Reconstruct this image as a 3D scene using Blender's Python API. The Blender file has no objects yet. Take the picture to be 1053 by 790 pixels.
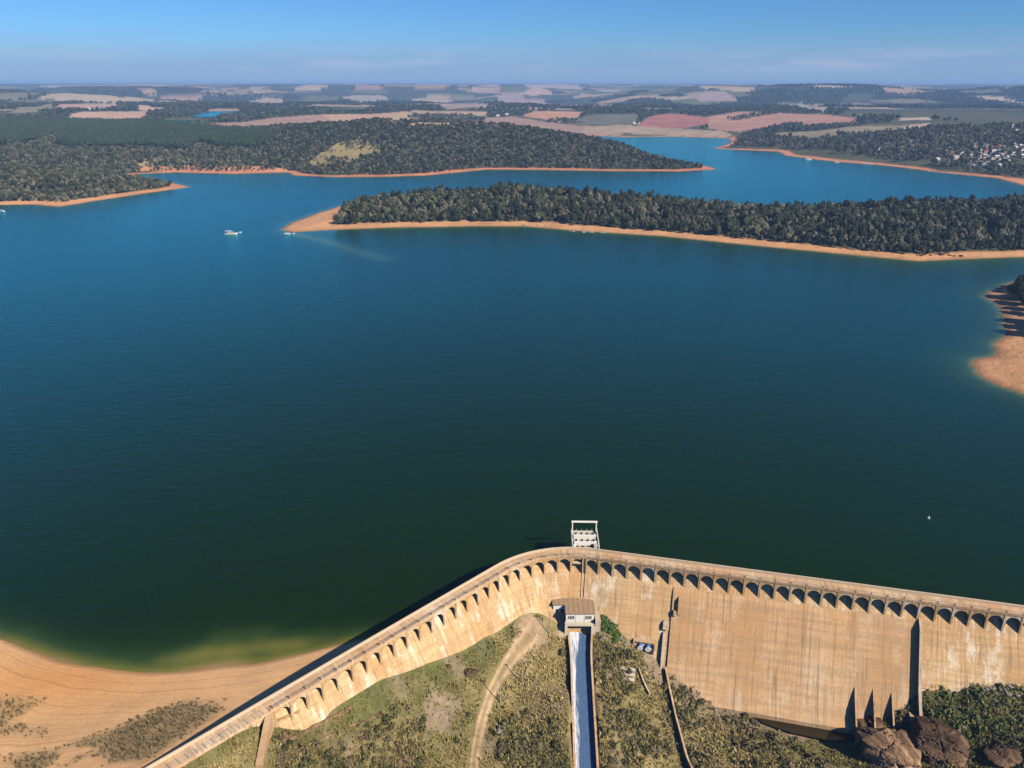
import bpy, math, random
import numpy as np
from mathutils import Vector, Matrix

# ------------------------------------------------------------------ camera, sky, sun, exposure
S = bpy.context.scene
COL = S.collection
FPX, CXP, CYP, YH = 780.0, 526.5, 395.0, 86.0          # photograph 1053 x 790, horizon row
CAMH = 150.0                                            # metres above the lake
PITCH = math.atan((CYP - YH) / FPX)
SUN_AZ, SUN_EL = 129.0, 36.5                            # azimuth clockwise from the view direction
cam_d = bpy.data.cameras.new('camera'); cam = bpy.data.objects.new('camera', cam_d); COL.objects.link(cam)
cam_d.sensor_width = 36.0; cam_d.lens = 36.0 * FPX / 1053.0
cam_d.clip_start = 1.0; cam_d.clip_end = 120000.0
cam.location = (0, 0, CAMH); cam.rotation_euler = (math.pi / 2 - PITCH, 0, 0)
S.camera = cam
wd = bpy.data.worlds.new('World'); S.world = wd; wd.use_nodes = True
nt = wd.node_tree; nt.nodes.clear()
w_out = nt.nodes.new('ShaderNodeOutputWorld'); w_bg = nt.nodes.new('ShaderNodeBackground')
w_sky = nt.nodes.new('ShaderNodeTexSky'); w_sky.sky_type = 'NISHITA'; w_sky.sun_disc = False
w_sky.sun_elevation = math.radians(SUN_EL); w_sky.sun_rotation = math.radians(SUN_AZ)
w_sky.altitude = 900; w_sky.air_density = 1.0; w_sky.dust_density = 0.2; w_sky.ozone_density = 3.0
w_bg.inputs['Strength'].default_value = 0.058
def wn(t, **k):
    o = nt.nodes.new(t)
    for q, v in k.items(): setattr(o, q, v)
    return o
w_tint = wn('ShaderNodeMix', data_type='RGBA', blend_type='MULTIPLY'); w_tint.inputs[0].default_value = 1.0; w_tint.inputs[7].default_value = (0.46, 0.82, 1.32, 1)   # cool white balance
nt.links.new(w_sky.outputs[0], w_tint.inputs[6])
# low smog ring with faint cloud tops along the whole horizon
w_tc = wn('ShaderNodeTexCoord'); w_sep = wn('ShaderNodeSeparateXYZ'); nt.links.new(w_tc.outputs['Generated'], w_sep.inputs[0])
w_map = wn('ShaderNodeMapping'); w_map.inputs['Scale'].default_value = (9, 9, 70); nt.links.new(w_tc.outputs['Generated'], w_map.inputs[0])
w_no = wn('ShaderNodeTexNoise'); w_no.inputs['Scale'].default_value = 1.0; w_no.inputs['Detail'].default_value = 6; nt.links.new(w_map.outputs[0], w_no.inputs['Vector'])
w_ad = wn('ShaderNodeMath', operation='MULTIPLY_ADD'); w_ad.inputs[1].default_value = 0.022; nt.links.new(w_no.outputs['Fac'], w_ad.inputs[0]); nt.links.new(w_sep.outputs['Z'], w_ad.inputs[2])
w_r = wn('ShaderNodeMapRange', interpolation_type='SMOOTHSTEP'); w_r.inputs['From Min'].default_value = 0.072; w_r.inputs['From Max'].default_value = 0.026; w_r.inputs['To Max'].default_value = 0.74; nt.links.new(w_ad.outputs[0], w_r.inputs['Value'])
w_mx = wn('ShaderNodeMix', data_type='RGBA'); w_mx.inputs[7].default_value = (3.3, 4.8, 7.9, 1); nt.links.new(w_r.outputs[0], w_mx.inputs[0]); nt.links.new(w_tint.outputs[2], w_mx.inputs[6])
w_map2 = wn('ShaderNodeMapping'); w_map2.inputs['Scale'].default_value = (7, 7, 60); w_map2.inputs['Location'].default_value = (3, 1, 0); nt.links.new(w_tc.outputs['Generated'], w_map2.inputs[0])
w_n2 = wn('ShaderNodeTexNoise'); w_n2.inputs['Scale'].default_value = 1.0; w_n2.inputs['Detail'].default_value = 8; w_n2.inputs['Roughness'].default_value = 0.62; nt.links.new(w_map2.outputs[0], w_n2.inputs['Vector'])
w_c = wn('ShaderNodeMapRange', interpolation_type='SMOOTHSTEP'); w_c.inputs['From Min'].default_value = 0.44; w_c.inputs['From Max'].default_value = 0.68; w_c.inputs['To Max'].default_value = 0.5; nt.links.new(w_n2.outputs['Fac'], w_c.inputs['Value'])
w_b = wn('ShaderNodeValToRGB'); w_b.color_ramp.elements[0].position = 0.008; w_b.color_ramp.elements[0].color = (0, 0, 0, 1); w_b.color_ramp.elements[1].position = 0.021; w_b.color_ramp.elements[1].color = (1, 1, 1, 1)
e2 = w_b.color_ramp.elements.new(0.046); e2.color = (0, 0, 0, 1); nt.links.new(w_sep.outputs['Z'], w_b.inputs[0])
w_f = wn('ShaderNodeMath', operation='MULTIPLY'); nt.links.new(w_c.outputs[0], w_f.inputs[0]); nt.links.new(w_b.outputs[0], w_f.inputs[1])
w_cm = wn('ShaderNodeMix', data_type='RGBA'); w_cm.inputs[7].default_value = (5.6, 6.7, 9.3, 1); nt.links.new(w_f.outputs[0], w_cm.inputs[0]); nt.links.new(w_mx.outputs[2], w_cm.inputs[6])
nt.links.new(w_cm.outputs[2], w_bg.inputs['Color']); nt.links.new(w_bg.outputs[0], w_out.inputs['Surface'])
sun_d = bpy.data.lights.new('sun', 'SUN'); sun = bpy.data.objects.new('sun', sun_d); COL.objects.link(sun)
sun_d.energy = 5.0; sun_d.angle = math.radians(0.53); sun_d.color = (1.0, 0.90, 0.76)
a_, e_ = math.radians(SUN_AZ), math.radians(SUN_EL)
SUNV = Vector((math.sin(a_) * math.cos(e_), math.cos(a_) * math.cos(e_), math.sin(e_)))   # towards the sun
sun.rotation_euler = SUNV.to_track_quat('Z', 'Y').to_euler()
vs = S.view_settings
vs.view_transform = 'Standard'; vs.look = 'None'; vs.gamma = 1.0; vs.exposure = 0.48; vs.use_curve_mapping = False
S.cycles.max_bounces = 5; S.cycles.diffuse_bounces = 0; S.cycles.glossy_bounces = 2
S.cycles.transparent_max_bounces = 8; S.cycles.volume_bounces = 0
S.cycles.use_denoising = True

rng = random.Random(7); NP = np.random.RandomState(11)

# ------------------------------------------------------------------ small maths
cp_, sp_ = math.cos(PITCH), math.sin(PITCH)
def ray(px, py):
    a = (px - CXP) / FPX; b = (CYP - py) / FPX
    return np.array([a, cp_ + b * sp_, -sp_ + b * cp_])
def P(px, py, z=0.0):
    d = ray(px, py); t = (z - CAMH) / d[2]
    return np.array([d[0] * t, d[1] * t, z])
def _h2(ix, iy, seed):
    n = (ix.astype(np.int64) * 374761393 + iy.astype(np.int64) * 668265263 + seed * 974634777) & 0x7fffffff
    n = ((n ^ (n >> 13)) * 1274126177) & 0x7fffffff
    return ((n ^ (n >> 16)) & 0xffffff) / float(0xffffff)
def vnoise(x, y, seed=0):
    x = np.asarray(x, float); y = np.asarray(y, float)
    ix = np.floor(x); iy = np.floor(y); fx = x - ix; fy = y - iy
    fx = fx * fx * (3 - 2 * fx); fy = fy * fy * (3 - 2 * fy)
    a = _h2(ix, iy, seed); b = _h2(ix + 1, iy, seed); c = _h2(ix, iy + 1, seed); d = _h2(ix + 1, iy + 1, seed)
    return (a * (1 - fx) + b * fx) * (1 - fy) + (c * (1 - fx) + d * fx) * fy
def fbm(x, y, o=4, seed=0):
    v = 0; a = 0.5; s = 0
    for k in range(o):
        v = v + a * vnoise(x * 2 ** k, y * 2 ** k, seed + k * 17); s += a; a *= 0.5
    return v / s
def sstep(x, a, b):
    t = np.clip((x - a) / (b - a), 0, 1); return t * t * (3 - 2 * t)
def inside(x, y, poly):
    r = np.zeros(np.shape(x), bool); n = len(poly)
    for i in range(n):
        x1, y1 = poly[i]; x2, y2 = poly[(i + 1) % n]
        if y1 == y2: continue
        c = ((y1 > y) != (y2 > y)) & (x < (x2 - x1) * (y - y1) / (y2 - y1) + x1); r ^= c
    return r
def segdist(x, y, pts, closed=True):
    d = np.full(np.shape(x), 1e18); n = len(pts)
    for i in range(n if closed else n - 1):
        x1, y1 = pts[i]; x2, y2 = pts[(i + 1) % n]; dx, dy = x2 - x1, y2 - y1; L = dx * dx + dy * dy + 1e-9
        t = np.clip(((x - x1) * dx + (y - y1) * dy) / L, 0, 1)
        d = np.minimum(d, (x - x1 - t * dx) ** 2 + (y - y1 - t * dy) ** 2)
    return np.sqrt(d)
def tps(ctrl, lam=0.05):
    c = np.array(ctrl, float); X = c[:, :2] / 50.0; n = len(c)
    def phi(r2): return 0.5 * r2 * np.log(r2 + 1e-9)
    K = phi(((X[:, None] - X[None]) ** 2).sum(-1)) + lam * np.eye(n)
    Pm = np.hstack([np.ones((n, 1)), X]); A = np.zeros((n + 3, n + 3))
    A[:n, :n] = K; A[:n, n:] = Pm; A[n:, :n] = Pm.T
    w = np.linalg.solve(A, np.concatenate([c[:, 2], np.zeros(3)]))
    def f(x, y):
        x = np.asarray(x, float) / 50.0; y = np.asarray(y, float) / 50.0
        v = w[n] + w[n + 1] * x + w[n + 2] * y
        for i in range(n): v = v + w[i] * phi((x - X[i, 0]) ** 2 + (y - X[i, 1]) ** 2)
        return v
    return f

# ------------------------------------------------------------------ mesh helpers
def tag(o, label=None, cat=None, group=None, kind=None):
    if label: o['label'] = label
    if cat: o['category'] = cat
    if group: o['group'] = group
    if kind: o['kind'] = kind
    return o
def empty(name, loc=(0, 0, 0), rz=0.0, parent=None):
    o = bpy.data.objects.new(name, None); COL.objects.link(o); o.location = loc; o.rotation_euler = (0, 0, rz)
    o.parent = parent; o.empty_display_size = 0.5
    return o
def link(name, me, mat=None, parent=None):
    o = bpy.data.objects.new(name, me); COL.objects.link(o)
    if mat is not None and not me.materials: me.materials.append(mat)
    o.parent = parent
    return o
def fast_mesh(name, verts, quads, smooth=False, attrs=None):
    """verts (n,3) array, quads (m,3 or 4) int array"""
    v = np.asarray(verts, np.float32); q = np.asarray(quads, np.int32); k = q.shape[1]
    me = bpy.data.meshes.new(name); me.vertices.add(len(v)); me.vertices.foreach_set('co', v.ravel())
    me.loops.add(q.size); me.loops.foreach_set('vertex_index', q.ravel())
    me.polygons.add(len(q)); me.polygons.foreach_set('loop_start', np.arange(0, q.size, k, dtype=np.int32))
    me.polygons.foreach_set('loop_total', np.full(len(q), k, np.int32))
    if smooth: me.polygons.foreach_set('use_smooth', np.ones(len(q), bool))
    for nm, arr in (attrs or {}).items():
        arr = np.asarray(arr, np.float32)
        if arr.ndim == 1:
            at = me.attributes.new(nm, 'FLOAT', 'POINT'); at.data.foreach_set('value', arr)
        else:
            if arr.shape[1] == 3: arr = np.hstack([arr, np.ones((len(arr), 1), np.float32)])
            at = me.attributes.new(nm, 'FLOAT_COLOR', 'POINT'); at.data.foreach_set('color', arr.ravel())
    me.update(calc_edges=True); me.validate()
    return me
class MB:
    def __init__(s): s.v = []; s.f = []; s.uv = []
    def add(s, vs, fs, uv=None):
        o = len(s.v); s.v += [tuple(map(float, p)) for p in vs]; s.f += [tuple(i + o for i in f) for f in fs]
        s.uv += list(uv) if uv is not None else [(p[0], p[2]) for p in vs]
        return s
    def hexa(s, p, uv=None):  # 8 points: bottom 0-3 ccw, top 4-7
        return s.add(p, [(3, 2, 1, 0), (4, 5, 6, 7), (0, 1, 5, 4), (1, 2, 6, 5), (2, 3, 7, 6), (3, 0, 4, 7)], uv)
    def box(s, x0, x1, y0, y1, z0, z1):
        return s.hexa([(x0, y0, z0), (x1, y0, z0), (x1, y1, z0), (x0, y1, z0), (x0, y0, z1), (x1, y0, z1), (x1, y1, z1), (x0, y1, z1)])
    def tube(s, a, b, r, n=8, r2=None):
        a = Vector(a); b = Vector(b); r2 = r if r2 is None else r2
        q = (b - a).to_track_quat('Z', 'Y'); vs = []
        for c, rr in ((a, r), (b, r2)):
            for i in range(n):
                t = 2 * math.pi * i / n; vs.append(c + q @ Vector((rr * math.cos(t), rr * math.sin(t), 0)))
        fs = [(i, (i + 1) % n, n + (i + 1) % n, n + i) for i in range(n)] + [tuple(range(n - 1, -1, -1)), tuple(range(n, 2 * n))]
        return s.add(vs, fs)
    def build(s, name, mat=None, parent=None, smooth=False):
        me = bpy.data.meshes.new(name); me.from_pydata(s.v, [], s.f)
        uvl = me.uv_layers.new(name='sz'); idx = np.empty(len(me.loops), np.int32); me.loops.foreach_get('vertex_index', idx)
        uvl.data.foreach_set('uv', np.asarray(s.uv, np.float32)[idx].ravel())
        if smooth: me.polygons.foreach_set('use_smooth', np.ones(len(me.polygons), bool))
        me.update()
        return link(name, me, mat, parent)

# ------------------------------------------------------------------ materials
class NT:
    def __init__(s, name):
        s.m = bpy.data.materials.new(name); s.m.use_nodes = True; s.t = s.m.node_tree
        s.b = s.t.nodes['Principled BSDF']; s.b.inputs['Specular IOR Level'].default_value = 0.25
        s.b.inputs['Roughness'].default_value = 0.85
    def n(s, typ, **kw):
        o = s.t.nodes.new(typ)
        for k, v in kw.items(): setattr(o, k, v)
        return o
    def l(s, a, b): s.t.links.new(a, b)
    def co(s, kind='Object'): return s.n('ShaderNodeTexCoord').outputs[kind]
    def geo(s): return s.n('ShaderNodeNewGeometry').outputs['Position']
    def mapv(s, v, scale=(1, 1, 1), loc=(0, 0, 0), rot=(0, 0, 0)):
        o = s.n('ShaderNodeMapping'); s.l(v, o.inputs[0]); o.inputs['Scale'].default_value = scale
        o.inputs['Location'].default_value = loc; o.inputs['Rotation'].default_value = rot; return o.outputs[0]
    def noise(s, v, scale, detail=4, rough=0.6, dist=0.0):
        o = s.n('ShaderNodeTexNoise'); s.l(v, o.inputs['Vector']); o.inputs['Scale'].default_value = scale
        o.inputs['Detail'].default_value = detail; o.inputs['Roughness'].default_value = rough; o.inputs['Distortion'].default_value = dist
        return o.outputs['Fac']
    def ramp(s, f, stops):
        o = s.n('ShaderNodeValToRGB'); s.l(f, o.inputs[0]); e = o.color_ramp.elements
        while len(e) < len(stops): e.new(0.5)
        for i, (p, c) in enumerate(stops):
            e[i].position = p; e[i].color = (c, c, c, 1) if isinstance(c, (int, float)) else (*c, 1)
        return o.outputs[0]
    def mix(s, f, a, b, mode='MIX'):
        o = s.n('ShaderNodeMix', data_type='RGBA', blend_type=mode)
        for sock, v in ((o.inputs[0], f), (o.inputs[6], a), (o.inputs[7], b)):
            if hasattr(v, 'links') or hasattr(v, 'is_linked'): s.l(v, sock)
            elif isinstance(v, (int, float)): sock.default_value = v if sock == o.inputs[0] else (v, v, v, 1)
            else: sock.default_value = (*v, 1)
        return o.outputs[2]
    def math(s, op, a, b=0.0, c=None):
        o = s.n('ShaderNodeMath', operation=op)
        for i, v in enumerate((a, b) if c is None else (a, b, c)):
            if hasattr(v, 'is_linked'): s.l(v, o.inputs[i])
            else: o.inputs[i].default_value = v
        return o.outputs[0]
    def attr(s, name, kind='Color'): return s.n('ShaderNodeAttribute', attribute_name=name).outputs[kind]
    def bump(s, h, dist, strength=1.0):
        o = s.n('ShaderNodeBump'); s.l(h, o.inputs['Height']); o.inputs['Distance'].default_value = dist
        o.inputs['Strength'].default_value = strength; s.l(o.outputs[0], s.b.inputs['Normal'])
    def col(s, c):
        if hasattr(c, 'is_linked'): s.l(c, s.b.inputs['Base Color'])
        else: s.b.inputs['Base Color'].default_value = (*c, 1)
        return s
    def rnd(s): return s.n('ShaderNodeObjectInfo').outputs['Random']
M = {}
def simple(name, c, rough=0.8, var=0.25, scale=1.5, bump=0.0, metal=0.0, spec=0.25):
    t = NT(name); n = t.noise(t.co(), scale, 5, 0.65)
    dark = tuple(x * (1 - var) for x in c); lite = tuple(min(1, x * (1 + var)) for x in c)
    t.col(t.ramp(n, [(0.25, dark), (0.75, lite)])); t.b.inputs['Roughness'].default_value = rough
    t.b.inputs['Metallic'].default_value = metal; t.b.inputs['Specular IOR Level'].default_value = spec
    if bump: t.bump(n, bump)
    M[name] = t.m; return t.m

def concrete(name, base, joint=True, pale=0.5, seed=0.0):
    """weathered concrete laid in lifts: run-down streaks, pale lime patches, joints; UV = metres along, metres up"""
    t = NT(name); uv = t.co('UV'); uvm = t.mapv(uv, loc=(seed, seed, 0))
    big = t.noise(t.mapv(uvm, (0.055, 0.055, 1)), 1.0, 4, 0.6)
    streak = t.noise(t.mapv(uvm, (0.9, 0.05, 1)), 1.0, 5, 0.7)
    fine = t.noise(t.mapv(uvm, (2.2, 1.6, 1)), 1.0, 5, 0.75)
    lift = t.noise(t.mapv(uvm, (0.05, 1.1, 1)), 1.0, 3, 0.6)
    d = tuple(x * 0.50 for x in base); l = tuple(min(1, x * 1.28) for x in base)
    c = t.ramp(streak, [(0.30, d), (0.48, base), (0.70, l)])
    c = t.mix(t.ramp(big, [(0.38, 0.0), (0.62, 0.75)]), c, (base[0] * 0.86, base[1] * 0.66, base[2] * 0.46))
    c = t.mix(t.ramp(lift, [(0.46, 0.0), (0.57, 0.5)]), c, tuple(x * 0.62 for x in base))
    pm = t.noise(t.mapv(uvm, (0.16, 0.07, 1), loc=(3.1, 9.7, 0)), 1.0, 8, 0.78)
    c = t.mix(t.ramp(pm, [(0.52, 0.0), (0.60, pale)]), c, (0.84, 0.77, 0.62))
    gm = t.noise(t.mapv(uvm, (0.9, 0.05, 1), loc=(13.1, 2.7, 0)), 1.0, 6, 0.75)
    c = t.mix(t.ramp(gm, [(0.54, 0.0), (0.66, 0.72)]), c, (0.13, 0.09, 0.055))
    c = t.mix(t.ramp(fine, [(0.32, 0.35), (0.55, 0.0)]), c, (0.17, 0.11, 0.065))
    rn = t.rnd(); c = t.mix(t.math('MULTIPLY', rn, 0.22), c, (0.30, 0.18, 0.09))
    t.col(c); t.b.inputs['Roughness'].default_value = 0.9
    t.bump(t.math('ADD', fine, t.math('MULTIPLY', lift, 0.6)), 0.10, 0.7)
    M[name] = t.m; return t.m
concrete('face_concrete', (0.62, 0.42, 0.215), pale=0.62)
concrete('spill_concrete', (0.60, 0.41, 0.23), pale=0.2, seed=31.0)
concrete('deck_concrete', (0.66, 0.46, 0.275), pale=0.3, seed=57.0)
concrete('white_concrete', (0.60, 0.52, 0.40), pale=0.4, seed=77.0)
simple('parapet', (0.60, 0.45, 0.30), 0.85, 0.15, 1.2)
simple('white_paint', (0.78, 0.75, 0.66), 0.6, 0.08, 0.8)
simple('old_white', (0.62, 0.60, 0.54), 0.7, 0.2, 1.0)
simple('steel', (0.30, 0.30, 0.29), 0.5, 0.2, 2.0, metal=0.3)
simple('dark_steel_and_shade', (0.04, 0.04, 0.04), 0.6, 0.3, 2.0)  # steel parts, and the painted shade inside the outlet openings
simple('wood_pole', (0.36, 0.31, 0.24), 0.9, 0.2, 3.0)
simple('blue_steel', (0.10, 0.20, 0.42), 0.45, 0.3, 1.5)
simple('glass_dark', (0.012, 0.014, 0.016), 0.15, 0.2, 1.0, spec=0.5)
simple('roof_sheet', (0.33, 0.215, 0.125), 0.85, 0.2, 0.9)
simple('tile_red', (0.36, 0.14, 0.08), 0.85, 0.3, 0.5)
simple('tile_grey', (0.42, 0.40, 0.37), 0.85, 0.25, 0.5)
simple('tile_brown', (0.25, 0.15, 0.10), 0.85, 0.25, 0.5)
simple('render_white', (0.58, 0.55, 0.49), 0.85, 0.1, 0.4)
simple('render_cream', (0.62, 0.52, 0.38), 0.85, 0.1, 0.4)
simple('boat_white', (0.70, 0.69, 0.65), 0.35, 0.05, 0.5, spec=0.5)
simple('boat_blue', (0.08, 0.16, 0.30), 0.4, 0.1, 0.5)
simple('bark', (0.16, 0.12, 0.09), 0.95, 0.3, 2.0)
simple('bark_pale', (0.38, 0.34, 0.28), 0.95, 0.3, 2.0)
def rockmat(name, a, b, c):
    t = NT(name); p = t.co(); n1 = t.noise(p, 0.22, 6, 0.7); n2 = t.noise(t.mapv(p, (1.3, 0.25, 0.5), rot=(0.3, 0.5, 0.6)), 0.9, 6, 0.75, 0.6)
    k = t.ramp(n1, [(0.3, a), (0.55, b), (0.75, c)]); k = t.mix(t.ramp(n2, [(0.42, 0.75), (0.52, 0.0)]), k, tuple(x * 0.35 for x in a))
    t.col(k); t.bump(t.math('ADD', n2, n1), 0.6, 1.0); M[name] = t.m
rockmat('rock', (0.19, 0.115, 0.06), (0.38, 0.235, 0.125), (0.56, 0.37, 0.20))
rockmat('rock_dark', (0.09, 0.052, 0.028), (0.17, 0.10, 0.055), (0.29, 0.185, 0.105))
rockmat('stone_pale', (0.30, 0.26, 0.21), (0.44, 0.38, 0.31), (0.58, 0.52, 0.44))
def leafmat(name, a, b, c, scale=0.35):
    t = NT(name); r = t.rnd(); n = t.noise(t.co(), scale, 3, 0.6)
    k = t.ramp(t.math('ADD', t.math('MULTIPLY', r, 0.65), t.math('MULTIPLY', n, 0.45)), [(0.18, a), (0.5, b), (0.85, c)])
    t.col(k); t.b.inputs['Roughness'].default_value = 0.7; t.b.inputs['Specular IOR Level'].default_value = 0.2
    M[name] = t.m
leafmat('leaf', (0.038, 0.050, 0.020), (0.074, 0.084, 0.037), (0.125, 0.125, 0.064))
leafmat('leaf_dark', (0.018, 0.028, 0.012), (0.032, 0.043, 0.019), (0.055, 0.064, 0.029))
leafmat('leaf_pale', (0.13, 0.125, 0.072), (0.19, 0.175, 0.105), (0.26, 0.225, 0.145))
leafmat('leaf_pine', (0.034, 0.062, 0.024), (0.054, 0.088, 0.035), (0.080, 0.115, 0.048))
leafmat('leaf_bright', (0.055, 0.105, 0.018), (0.080, 0.140, 0.026), (0.11, 0.17, 0.04), 1.0)

# water of the lake: dark body, wind ripples; silt near the shores is an attribute
t = NT('lake_water'); pos = t.geo()
silt = t.attr('silt', 'Fac'); sand_c = t.ramp(silt, [(0.0, (0.0056, 0.0160, 0.0003)), (0.25, (0.030, 0.052, 0.010)), (0.6, (0.135, 0.120, 0.022)), (1.0, (0.30, 0.17, 0.07))])
wind = t.noise(t.mapv(pos, (0.004, 0.013, 1)), 1.0, 5, 0.65, 0.4)
body = t.mix(t.ramp(wind, [(0.35, 0.0), (0.7, 0.5)]), sand_c, t.mix(1.0, sand_c, (0.7, 1.3, 1.6), 'MULTIPLY'))
t.col(body); t.b.inputs['Specular IOR Level'].default_value = 0.0
t.b.inputs['Roughness'].default_value = 1.0
rip = t.noise(t.mapv(pos, (0.55, 0.9, 1), rot=(0, 0, 0.5)), 1.0, 5, 0.65)
rip2 = t.noise(t.mapv(pos, (0.09, 0.2, 1), rot=(0, 0, 0.35)), 1.0, 3, 0.6)
t.bump(t.math('ADD', rip, t.math('MULTIPLY', rip2, 1.2)), 0.22, 1.0)
gl = t.n('ShaderNodeBsdfGlossy'); gl.inputs['Color'].default_value = (0.22, 0.98, 0.95, 1); t.l(t.ramp(wind, [(0.3, 0.10), (0.7, 0.22)]), gl.inputs['Roughness'])
bn = t.b.inputs['Normal'].links[0].from_socket; t.l(bn, gl.inputs['Normal']); lw = t.n('ShaderNodeLayerWeight'); lw.inputs['Blend'].default_value = 0.5; t.l(bn, lw.inputs['Normal'])
fr_ = t.math('MINIMUM', t.math('MULTIPLY_ADD', t.math('POWER', lw.outputs['Facing'], 6.0), 1.55, 0.001), 0.85); ms = t.n('ShaderNodeMixShader'); t.l(fr_, ms.inputs[0]); t.l(t.b.outputs[0], ms.inputs[1]); t.l(gl.outputs[0], ms.inputs[2])
t.l(ms.outputs[0], t.t.nodes['Material Output'].inputs['Surface'])
M['lake_water'] = t.m
t = NT('pool_water'); t.col((0.026, 0.019, 0.006)); t.b.inputs['Roughness'].default_value = 0.12
t.bump(t.noise(t.geo(), 1.2, 4), 0.05); M['pool_water'] = t.m
t = NT('channel_water'); uv = t.co('UV'); n = t.noise(t.mapv(uv, (3.0, 0.35, 1)), 1.0, 6, 0.7)
n2 = t.noise(t.mapv(uv, (1.1, 0.10, 1)), 1.0, 4, 0.7)
foam = t.ramp(t.math('SUBTRACT', t.math('MULTIPLY', n2, 0.7), t.math('MULTIPLY', t.attr('across', 'Fac'), 0.9)), [(0.15, 0.0), (0.30, 1.0)])
foam2 = t.math('MAXIMUM', foam, t.ramp(n, [(0.66, 0.0), (0.80, 0.5)]))
t.col(t.mix(foam2, (0.075, 0.135, 0.24), (0.78, 0.80, 0.82))); t.b.inputs['Roughness'].default_value = 0.3
t.bump(n, 0.25); M['channel_water'] = t.m
t = NT('foam'); n = t.noise(t.geo(), 1.3, 6, 0.7); t.col(t.ramp(n, [(0.3, (0.55, 0.62, 0.70)), (0.6, (0.85, 0.86, 0.86))])); t.bump(n, 0.5); M['foam'] = t.m

# terrain: colour per vertex says what grows or lies there; noise breaks it up
def terrain_mat(name, sc, bumpd, amount=0.5):
    t = NT(name); pos = t.geo(); c = t.attr('Col')
    n1 = t.noise(t.mapv(pos, (sc, sc, sc)), 1.0, 6, 0.7); n2 = t.noise(t.mapv(pos, (sc * 0.12,) * 3), 1.0, 4, 0.6)
    k = t.ramp(t.math('ADD', t.math('MULTIPLY', n1, 0.65), t.math('MULTIPLY', n2, 0.35)), [(0.3, 1.0 - amount), (0.7, 1.0 + amount * 0.0)])
    k2 = t.mix(1.0, c, k, 'MULTIPLY'); t.col(t.mix(1.0, k2, (1.18, 1.16, 1.12), 'MULTIPLY')); t.b.inputs['Roughness'].default_value = 0.95
    t.bump(n1, bumpd, 0.8); M[name] = t.m; return t
terrain_mat('far_ground', 0.02, 6.0, 0.45)
terrain_mat('valley_ground', 0.55, 0.5, 0.65)
t = terrain_mat('beach_ground', 0.9, 0.12, 0.30)
# strand lines left by the falling lake
pos = t.geo(); sepz = t.n('ShaderNodeSeparateXYZ'); t.l(pos, sepz.inputs[0])
wob = t.noise(t.mapv(pos, (0.05, 0.05, 0)), 1.0, 4, 0.6); wz = t.math('ADD', t.math('MULTIPLY', sepz.outputs[2], 3.2), t.math('MULTIPLY', wob, 2.2))
strand = t.noise(t.n('ShaderNodeCombineXYZ').outputs[0], 1.0); cz = t.n('ShaderNodeCombineXYZ'); t.l(wz, cz.inputs[0])
strand = t.noise(cz.outputs[0], 1.6, 3, 0.7)
old = t.b.inputs['Base Color'].links[0].from_socket
t.col(t.mix(t.ramp(strand, [(0.38, 0.45), (0.5, 0.0)]), old, t.mix(1.0, old, (0.55, 0.45, 0.38), 'MULTIPLY')))

# ------------------------------------------------------------------ the shape of the land
def px_poly(lst, z=0.0): return [tuple(P(x, y, z)[:2]) for x, y in lst]
near_pen = px_poly([(290, 236.5), (301, 239), (340, 236.5), (400, 234.5), (480, 233), (540, 233), (600, 238), (680, 243), (760, 251), (830, 258), (890, 264), (945, 269),
                    (985, 267), (1053, 264.5), (1300, 262), (1300, 212), (1053, 211), (950, 213), (850, 217), (780, 218), (700, 212), (620, 207), (550, 204), (430, 204), (375, 208), (350, 212), (325, 220), (300, 229)])
main_px = [(-700, 222), (-200, 216), (0, 211), (35, 210.5), (60, 213), (80, 210), (100, 206.5), (150, 199), (196, 192.5), (178, 188), (150, 184), (138, 179.5), (180, 177.5), (240, 179), (296, 177.5), (302, 180.5), (345, 182.5),
           (400, 182), (440, 180.5), (475, 177), (500, 174.5), (560, 175), (620, 176), (700, 176.5), (738, 174.5), (730, 171.5), (690, 166), (655, 155), (620, 147), (585, 144), (560, 142.5), (575, 139.5), (600, 139.5), (640, 141), (690, 140.5), (748, 142.2),
           (752, 146), (745, 150), (733, 152.3), (742, 153.5), (800, 156), (808, 160), (834, 163.5), (864, 167), (900, 169.5), (930, 172.5), (965, 177.5), (1006, 181.5), (1024, 183), (1053, 191), (1200, 205), (1500, 220)]
mainland = px_poly(main_px) + [(90000, 3000), (90000, 90000), (-90000, 90000), (-90000, 3000)]
right_pt = px_poly([(999, 373), (1005.5, 386), (1024.5, 396), (1051, 405), (1100, 425), (1300, 470), (1300, 280), (1100, 283), (1051, 288), (1032, 293), (1016, 301), (1013, 306), (1026.5, 314), (1031, 323),
                    (1032, 333), (1034, 346), (1026.5, 350), (1021, 354), (1025, 361), (1022, 366), (1003, 369)])
LANDS = [near_pen, mainland, right_pt]
def sdist(x, y, poly):
    d = segdist(x, y, poly); return np.where(inside(x, y, poly), d, -d)
HILLS = [  # px column, distance, height, radius across, radius along
    (330, 1850, 16, 260, 260), (430, 1860, 24, 260, 230), (530, 1800, 23, 220, 200), (90, 2250, -9, 420, 300), (610, 1640, 17, 150, 150), (60, 1160, 9, 160, 90), (-150, 1200, 10, 200, 120),
    (100, 1700, 7, 300, 200), (1010, 1900, 26, 330, 260), (860, 2600, 12, 420, 300), (700, 3050, 10, 380, 300), (480, 3350, 14, 420, 300), (920, 2350, 12, 300, 220), (1060, 1560, 14, 120, 120)]
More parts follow.
